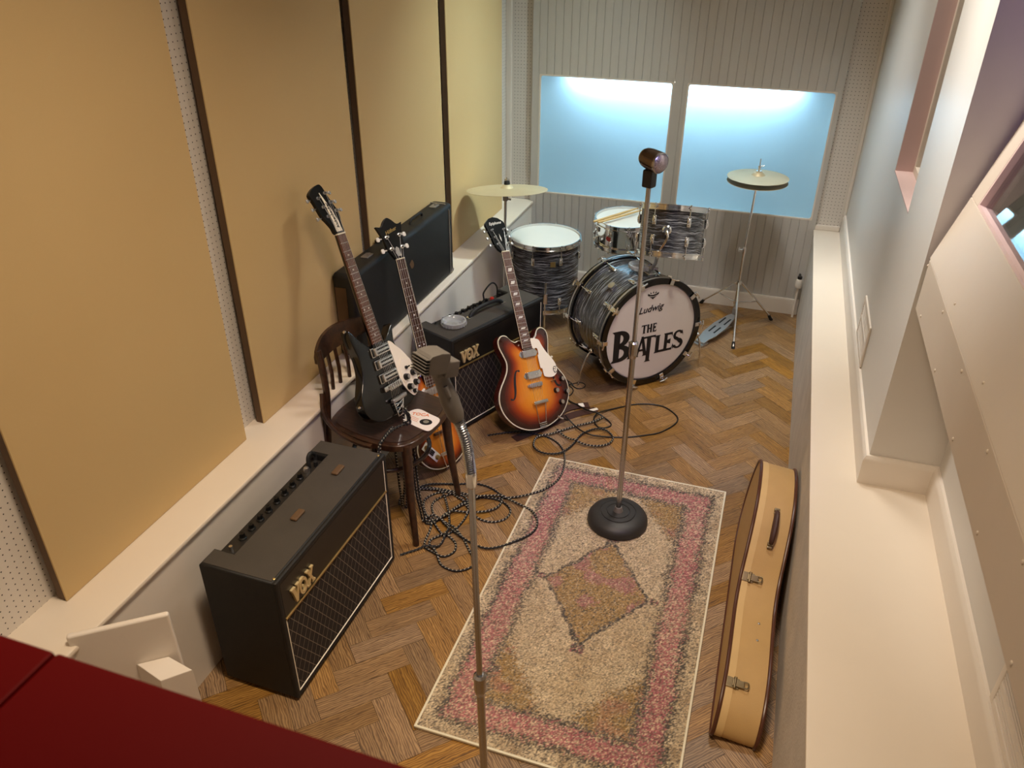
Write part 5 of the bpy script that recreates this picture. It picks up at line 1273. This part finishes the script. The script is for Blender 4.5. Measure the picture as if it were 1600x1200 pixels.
# ------------------------------------------------------------------ cymbals
def cymbal(t, T, r, mat, cap=True):
    s = MB(); pr = [(.006, .030), (.012, .031), (.022, .028), (.034, .018), (.040, .0125)]
    for k in range(1, 9): q = k / 8; pr.append((.040 + (r - .040) * q, .0125 - .0125 * q ** 1.25))
    pr += [(r, -.0012), (r * .6, .006), (.042, .0108), (.034, .016), (.022, .026), (.006, .028), (.006, .030)]
    s.lathe(pr, 72, T); s.build('cymbal_disc', mat, t)
def crash():
    x, y = -1.425, 4.15; zc = .888; nrm_ = V(-.068, .131, 1).normalized(); r = .2295
    c = V(-1.412, 4.15, .898)
    st = thing('cymbal_stand', 'dark tripod stand under the crash cymbal beside the floor tom', 'cymbal stand', loc=(x, y, 0))
    MB().cyl((x, y, .10), (x, y, .62), .0105).build('lower_tube', m_nickel, st, True)
    s = MB(); s.lathe([(.0005, -.03), (.016, -.03), (.017, .0), (.014, .022), (.0005, .022)], 18, Matrix.Translation((x, y, .62))); s.cyl((x, y, .615), (x + .034, y - .01, .615), .005); s.tube([(x + .034, y - .01, .602), (x + .036, y - .01, .615), (x + .034, y - .01, .630)], .004, 8); s.build('height_clamp', m_dull, st, True)
    MB().cyl((x, y, .62), (x + .004, y, .855), .0075).build('upper_tube', m_nickel, st, True)
    s = MB(); s.box((x - .010, y - .012, .835), (x + .018, y + .012, .872), .005); s.cyl((x, y, .85), (x + .036, y, .845), .005); s.build('tilter', m_dull, st, True)
    s = MB(); s.cyl((x + .005, y, .86), c + nrm_ * .070, .0038); s.build('tilter_rod', m_chrome, st, True)
    for b in (.1, 2.2, 4.1):
        L = .10 if 1.6 < b < 4.5 else .20
        e = (x + (.085 if L < .15 else .2) * math.cos(b), y + .22 * math.sin(b), .012); s = MB(); s.tube([(x, y, .26), e], .0065, 10); s.cyl((e[0], e[1], 0), (e[0], e[1], .028), .010, n=10); s.build('leg', m_nickel, st, True)
    t = thing('crash_cymbal', 'wide bronze crash cymbal in front of the yellowish panel', 'cymbal', M=axisM(c, nrm_))
    cymbal(t, Matrix.Identity(4), r, m_cymbal)
    MB().lathe([(.004, .0305), (.016, .0305), (.017, .036), (.015, .050), (.004, .052)], 18).build('felt_washer', m_black_matte, t)
    s = MB(); s.lathe([(.0042, .0525), (.008, .0525), (.008, .062), (.0042, .064)], 12); s.box((-.014, -.002, .054), (.014, .002, .061), .001); s.build('wing_nut', m_chrome, t)
crash()
def hihat():
    x, y = -.086, 4.74; z = .941
    st = thing('hi_hat_stand', 'thin chrome hi-hat stand with foot pedal right of the bass drum', 'cymbal stand', loc=(x, y, 0))
    jx, jy = x - .010, y
    s = MB(); s.tube([(jx, jy, .05), (jx, jy, .500)], .0095, 14); s.build('lower_tube', m_chrome, st, True)
    s = MB(); s.tube([(jx, jy, .49), (x, y, z - .035)], .0065, 12); s.build('upper_tube', m_chrome, st, True)
    s = MB(); s.lathe([(.0005, -.028), (.0125, -.028), (.0135, 0), (.010, .012), (.0005, .012)], 16, Matrix.Translation((jx, jy, .502))); s.cyl((jx, jy, .495), (jx - .030, jy - .012, .50), .0045); s.tube([(jx - .030, jy - .012, .488), (jx - .034, jy - .014, .50), (jx - .030, jy - .012, .514)], .004, 8); s.build('height_clamp', m_chrome, st, True)
    s = MB(); s.lathe([(.0005, -.014), (.024, -.014), (.026, -.006), (.010, .004), (.0005, .004)], 20, Matrix.Translation((x, y, z - .030))); s.build('cymbal_seat', m_chrome, st, True)
    s = MB(); s.cyl((x, y, z - .035), (x, y, 1.046), .0032); s.build('pull_rod', m_chrome, st, True)
    s = MB(); s.lathe([(.0005, -.012), (.016, -.012), (.018, 0), (.016, .014), (.0005, .014)], 18, Matrix.Translation((jx, jy, .285))); s.build('leg_collar', m_chrome, st, True)
    s = MB(); s.lathe([(.0005, -.01), (.014, -.01), (.014, .012), (.0005, .012)], 18, Matrix.Translation((jx, jy, .150))); s.build('brace_collar', m_chrome, st, True)
    for f in ((-.062, 4.393), (.137, 4.881), (-.325, 5.0)):
        e = V(f[0], f[1], .012); a = V(jx, jy, .285); d = (V(e.x, e.y, 0) - V(jx, jy, 0)).normalized()
        s = MB(); s.tube([a + d * .014, e], .0062, 10); lg = s.build('leg', m_chrome, st, True)
        s = MB(); s.cyl((e.x, e.y, 0), e + (a - e).normalized() * .035, .0115, .009, n=12); s.build('rubber_foot', m_black_matte, lg, True)
        m_ = a.lerp(e, .52); s = MB(); s.tube([V(jx, jy, .150) + d * .012, m_], .0042, 8); s.build('leg_brace', m_chrome, st, True)
    # pedal
    h0 = V(-.259, 4.375, 0); h1 = V(-.092, 4.700, 0); d = (h1 - h0).normalized(); n_ = V(-d.y, d.x, 0)
    PM = frameM(d, n_, (0, 0, 1), h0); Lg = (h1 - h0).length
    s = MB(); s.prism([(0, -.030), (.05, -.034), (.10, -.046), (.22, -.048), (Lg - .03, -.028), (Lg, -.016), (Lg, .016), (Lg - .03, .028), (.22, .048), (.10, .046), (.05, .034), (0, .030)], 0, .009, .003, 2, T=PM @ Matrix.Translation((0, 0, .018)) @ Matrix.Rotation(-.17, 4, 'Y')); fb = s.build('foot_board', m_nickel, st, True)
    s = MB()
    for b in (-.018, .018):
        for a in (.12, .23): s.box((a, b - .005, .0088), (a + .075, b + .005, .0096), T=PM @ Matrix.Translation((0, 0, .018)) @ Matrix.Rotation(-.17, 4, 'Y'))
    s.build('board_slots', m_ink, fb, True)
    s = MB(); s.box((-.02, -.036, .001), (.045, .036, .016), .004, T=PM); s.box((.04, -.005, .001), (Lg, .005, .008), T=PM); s.build('heel_plate', m_nickel, st, True)
    s = MB(); s.box((Lg - .012, -.013, .001), (Lg + .012, .013, .13), .004, T=PM); s.build('pedal_post', m_dull, st, True)
    for zz, lab, tl in ((z, 'upper bronze hi-hat cymbal before the right light box', .0), (z - .026, 'lower hi-hat cymbal with dark underside beneath the upper one', .05)):
        up = V(.0, -tl * .6, 1).normalized()
        M0 = axisM((x, y, zz), up)
        t = thing('hi_hat_cymbal', lab, 'cymbal', M=M0, group='hi-hat cymbals')
        cymbal(t, Matrix.Identity(4) if tl == 0 else Matrix.Diagonal((1, 1, -1, 1)) , .1735 if tl == 0 else .172, m_cymbal)
        if tl == 0:
            s = MB(); s.lathe([(.0042, .031), (.017, .031), (.018, .037), (.007, .040), (.007, .056), (.010, .058), (.010, .066), (.0042, .067)], 18); s.cyl((0, 0, .062), (-.026, -.004, .066), .003); s.build('clutch', m_chrome, t)
hihat()

# ------------------------------------------------------------------ cables and strap
def cable(name, label, pts, r, mat, seed=0, lift=True, ends=None, closed=False):
    t = None; P = []
    for p in pts: P.append(V(p[0], p[1], p[2] if len(p) > 2 else r))
    C = catmull(P, n=7)
    if lift:   # where a later length crosses an earlier one it lies on top of it
        n = len(C); z = [c.z for c in C]; cell = {}
        for i in range(n):
            k = (int(C[i].x / .02), int(C[i].y / .02)); best = 0
            for a in (-1, 0, 1):
                for b in (-1, 0, 1):
                    for j in cell.get((k[0] + a, k[1] + b), ()):
                        if i - j > 14 and (C[i].xy - C[j].xy).length < r * 2.4: best = max(best, z[j] + 2 * r)
            z[i] = max(z[i], best); cell.setdefault(k, []).append(i)
        for _ in range(3):
            z = [max(z[i], .5 * (z[max(0, i - 1)] + z[min(n - 1, i + 1)])) if z[i] > P[0].z * 0 + r else max(z[i], .45 * (z[max(0, i - 1)] + z[min(n - 1, i + 1)])) for i in range(n)]
        C = [V(c.x, c.y, zz) for c, zz in zip(C, z)]
    o = MB().tube(C, r, 8).build(name, mat, smooth=60)
    return tag(o, label, 'cable')
RC = .0048
A1 = [(-1.318, 2.451), (-1.23, 2.37), (-1.143, 2.334), (-1.104, 2.387), (-1.07, 2.48), (-1.033, 2.545), (-0.965, 2.579), (-0.89, 2.572), (-0.842, 2.53), (-0.846, 2.469), (-0.894, 2.432), (-0.956, 2.437), (-1.018, 2.484), (-1.078, 2.533), (-1.149, 2.559), (-1.2, 2.527), (-1.221, 2.47), (-1.185, 2.399), (-1.12, 2.342), (-1.053, 2.288), (-1.035, 2.307), (-1.012, 2.379), (-1.014, 2.472), (-1.063, 2.552), (-1.108, 2.551), (-1.16, 2.519), (-1.178, 2.456), (-1.135, 2.376), (-1.12, 2.303), (-1.105, 2.209), (-1.059, 2.182), (-1.004, 2.171), (-0.975, 2.211), (-0.989, 2.26), (-1.036, 2.288), (-1.079, 2.267), (-1.091, 2.226), (-1.04, 2.177), (-0.992, 2.123), (-0.93, 2.111), (-0.885, 2.141), (-0.876, 2.18), (-0.926, 2.246), (-0.985, 2.311), (-1.066, 2.36), (-1.142, 2.374), (-1.181, 2.341), (-1.262, 2.36), (-1.319, 2.422), (-1.324, 2.492), (-1.279, 2.536), (-1.17, 2.544), (-1.073, 2.397), (-1.043, 2.304), (-1.048, 2.216), (-1.098, 2.193), (-1.150, 2.145), (-1.173, 2.122)]
jk = rickM @ V(.020, .030, .004)
A0 = [tuple(jk), tuple(jk + V(.022, -.006, -.010)), (-1.215, 2.352, .490), (-1.240, 2.310, .489), (-1.252, 2.260, .489), (-1.252, 2.215, .4885), (-1.252, 2.178, .478), (-1.252, 2.172, .44), (-1.250, 2.185, .36), (-1.250, 2.235, .235), (-1.256, 2.32, .09), (-1.285, 2.405, RC)]
cable('instrument_cable', 'black and white braided cable hanging from the chair guitar and coiled by the chair legs', A0 + A1[1:], RC, m_braid)
Bp = [(-1.135, 3.040), (-1.09, 3.070), (-0.999, 3.122), (-0.908, 3.128), (-0.838, 3.120), (-0.769, 3.072), (-0.723, 2.985, .009), (-0.698, 2.856, .018), (-0.714, 2.752, .018), (-0.777, 2.662, .018), (-0.884, 2.606), (-0.998, 2.572), (-1.106, 2.566), (-1.213, 2.559), (-1.273, 2.545), (-1.234, 2.584), (-1.13, 2.627), (-1.048, 2.657), (-0.972, 2.649), (-0.909, 2.605), (-0.897, 2.539), (-0.932, 2.489), (-1.007, 2.454), (-1.079, 2.435), (-1.096, 2.37), (-0.981, 2.3), (-0.884, 2.266), (-0.823, 2.281), (-0.752, 2.341, .018), (-0.707, 2.407, .018), (-0.703, 2.472, .018), (-0.737, 2.532, .018), (-0.802, 2.572, .010), (-0.897, 2.592), (-0.994, 2.562), (-1.055, 2.485), (-1.099, 2.375), (-1.171, 2.337)]
Bp = [(p[0], p[1], (p[2] if len(p) > 2 else RC) + (.006 if -1.28 < p[0] < -.82 and 2.1 < p[1] < 2.6 else 0)) for p in Bp]
cable('instrument_cable', 'black and white braided cable running over the rug corner from the rear amplifier', Bp, RC, m_braid)
Cp = [(-0.625, 3.380), (-0.666, 3.320), (-0.743, 3.250), (-0.834, 3.150), (-0.874, 3.120), (-0.898, 3.085), (-0.888, 3.019), (-0.847, 2.982), (-0.79, 2.982), (-0.742, 3.015), (-0.711, 3.097), (-0.692, 3.192), (-0.64, 3.261), (-0.581, 3.263), (-0.538, 3.209), (-0.555, 3.147), (-0.614, 3.113), (-0.692, 3.118), (-0.757, 3.143), (-0.817, 3.181)]
cable('instrument_cable', 'black and white braided cable in two loops beside the brown strap', [(a, b, .012) for a, b in Cp], RC, m_braid)
Dp = [(-0.804, 3.312, .020), (-0.757, 3.259, .018), (-0.712, 3.224, .016), (-0.675, 3.204, .016), (-0.628, 3.195, .016), (-0.547, 3.227), (-0.472, 3.253), (-0.385, 3.303), (-0.327, 3.348), (-0.274, 3.434), (-0.261, 3.499), (-0.291, 3.551), (-0.349, 3.595), (-0.424, 3.597), (-0.502, 3.566), (-0.563, 3.517), (-0.639, 3.436, .012), (-0.665, 3.391, .014), (-0.666, 3.343, .012), (-0.639, 3.3), (-0.606, 3.294), (-0.576, 3.322), (-0.583, 3.354), (-0.626, 3.382, .012), (-0.665, 3.391, .024), (-0.726, 3.41, .020), (-0.785, 3.454, .012), (-0.838, 3.492), (-.86, 3.55)]
jc = casM @ V(.124, .004, .014)
cable('guitar_lead', 'plain black lead curving from the sunburst guitar in a wide loop on the floor', [tuple(jc), tuple(jc + V(.03, -.01, .004)), (-.800, 3.275, .05)] + Dp[1:], .0038, m_cable)
Ep = [(-0.90, 3.70), (-0.874, 3.645), (-0.850, 3.62), (-0.841, 3.587), (-0.846, 3.550), (-0.868, 3.545), (-.885, 3.58), (-.88, 3.64), (-0.851, 3.684), (-0.82, 3.700), (-0.794, 3.680), (-0.800, 3.645), (-0.83, 3.632), (-0.87, 3.66), (-.93, 3.72)]
cable('drum_cable', 'thin black cable curled by the left foot of the bass drum', Ep, .003, m_cable)
def strap():
    t = thing('guitar_strap', 'brown leather guitar strap lying on the floor beside the sunburst guitar', 'strap', loc=(-.80, 3.33, 0))
    def band(pts, w, z0, nm, mat):
        P = catmull([(a, b, 0) for a, b in pts], n=8); le = []; ri = []
        for i, p in enumerate(P):
            d = (P[min(i + 1, len(P) - 1)] - P[max(i - 1, 0)]).normalized(); n_ = V(-d.y, d.x, 0); le.append(p + n_ * w / 2); ri.append(p - n_ * w / 2)
        ol = [(p.x, p.y) for p in le] + [(p.x, p.y) for p in ri[::-1]]
        return MB().prism(ol, z0, z0 + .0035, .001, 2).build(nm, mat, t, True)
    a = band([(-1.0, 3.055), (-.93, 3.150), (-.86, 3.255), (-.78, 3.365), (-.68, 3.455)], .050, .0005, 'strap_length', m_leather)
    b = band([(-.86, 3.355), (-.82, 3.415), (-.775, 3.455), (-.725, 3.480)], .050, .005, 'folded_end', m_leather)
    c = MB(); c.box((-.014, -.018, 0), (.014, .018, .001), .0004, T=Matrix.Translation((-.762, 3.462, .0087)) @ Matrix.Rotation(.5, 4, 'Z')); c.build('white_tag', m_paper, b, True, label='white tag')
    c = MB(); c.box((-.022, -.010, 0), (.022, .010, .001), .0004, T=Matrix.Translation((-.690, 3.447, .0042)) @ Matrix.Rotation(.75, 4, 'Z')); c.build('white_tag', m_paper, a, True, label='white tag')
strap()

# ------------------------------------------------------------------ light and camera
def area(name, loc, target, size, power, col, sy=None, spread=180):
    l = bpy.data.lights.new(name, 'AREA'); l.spread = math.radians(spread); l.energy = power; l.color = col; l.size = size
    if sy: l.shape = 'RECTANGLE'; l.size_y = sy
    o = bpy.data.objects.new(name, l); COL.objects.link(o); o.location = loc
    o.rotation_euler = (Vector(target) - Vector(loc)).to_track_quat('-Z', 'Y').to_euler(); return o
area('ceiling_lamp_key', (-.1, 3.25, 3.22), (-.45, 3.4, 0), .42, 15, (1, .94, .85), spread=100)
area('ceiling_lamp_front', (-.45, 1.15, 3.22), (-.80, 1.55, 0), .4, 20.5, (1, .80, .58), spread=95)
area('rear_fill', (-.2, 4.2, 3.22), (-1.55, 4.3, .9), .2, 7.2, (.80, 1, 1), spread=60)  # unseen cool fill, added to brighten the far left panel
area('ledge_fill', (-.35, 4.0, 3.22), (.40, 4.25, .5), .2, 4, (.98, 1, .97), spread=50)  # added fill standing in for light-box spill on the right ledge
area('pier_fill', (-.55, 2.75, 3.22), (.455, 2.5, 1.95), .2, 4.6, (1, .94, .86), spread=44)  # extra spot with no visible source, added to lift the upper pier wall
area('lightbox_lamp', (-.62, YB + .075, 1.405), (-.62, YB + .0, 1.30), 1.34, 37, (.97, .99, 1), .02)
area('purple_lamp', (.80, 1.75, 3.12), (.78, 2.415, 2.2), .12, .8, (.40, .25, 1), spread=70)
area('gallery_purple_spot', (.35, .5, 3.1), (-.4, 2.0, 1.4), .08, 1.6, (.42, .35, 1), spread=40)
w = bpy.data.worlds.new('World'); SC.world = w; w.use_nodes = True
w.node_tree.nodes['Background'].inputs[0].default_value = (1, .92, .84, 1); w.node_tree.nodes['Background'].inputs[1].default_value = .085
cd = bpy.data.cameras.new('camera'); cam = bpy.data.objects.new('camera', cd); COL.objects.link(cam); SC.camera = cam
cd.sensor_fit = 'HORIZONTAL'; cd.sensor_width = 36; cd.lens = 36 * 1232.2 / 1600; cd.clip_start = .02
pt, yw, rl = [math.radians(a) for a in (30.418, 18.3365, .37)]
F = Vector((-math.sin(yw) * math.cos(pt), math.cos(yw) * math.cos(pt), -math.sin(pt))); r0 = Vector((math.cos(yw), math.sin(yw), 0)); u0 = r0.cross(F)
Rr = r0 * math.cos(rl) + u0 * math.sin(rl); Ur = u0 * math.cos(rl) - r0 * math.sin(rl)
cam.matrix_world = frameM(Rr, Ur, -F, (0, 0, 2.2049))
cd.dof.use_dof = True; cd.dof.focus_distance = 3.3; cd.dof.aperture_fstop = 9
SC.view_settings.view_transform = 'Standard'; SC.view_settings.look = 'None'; SC.view_settings.gamma = 1; SC.view_settings.use_curve_mapping = False
SC.view_settings.exposure = 0.0
SC.render.film_transparent = False
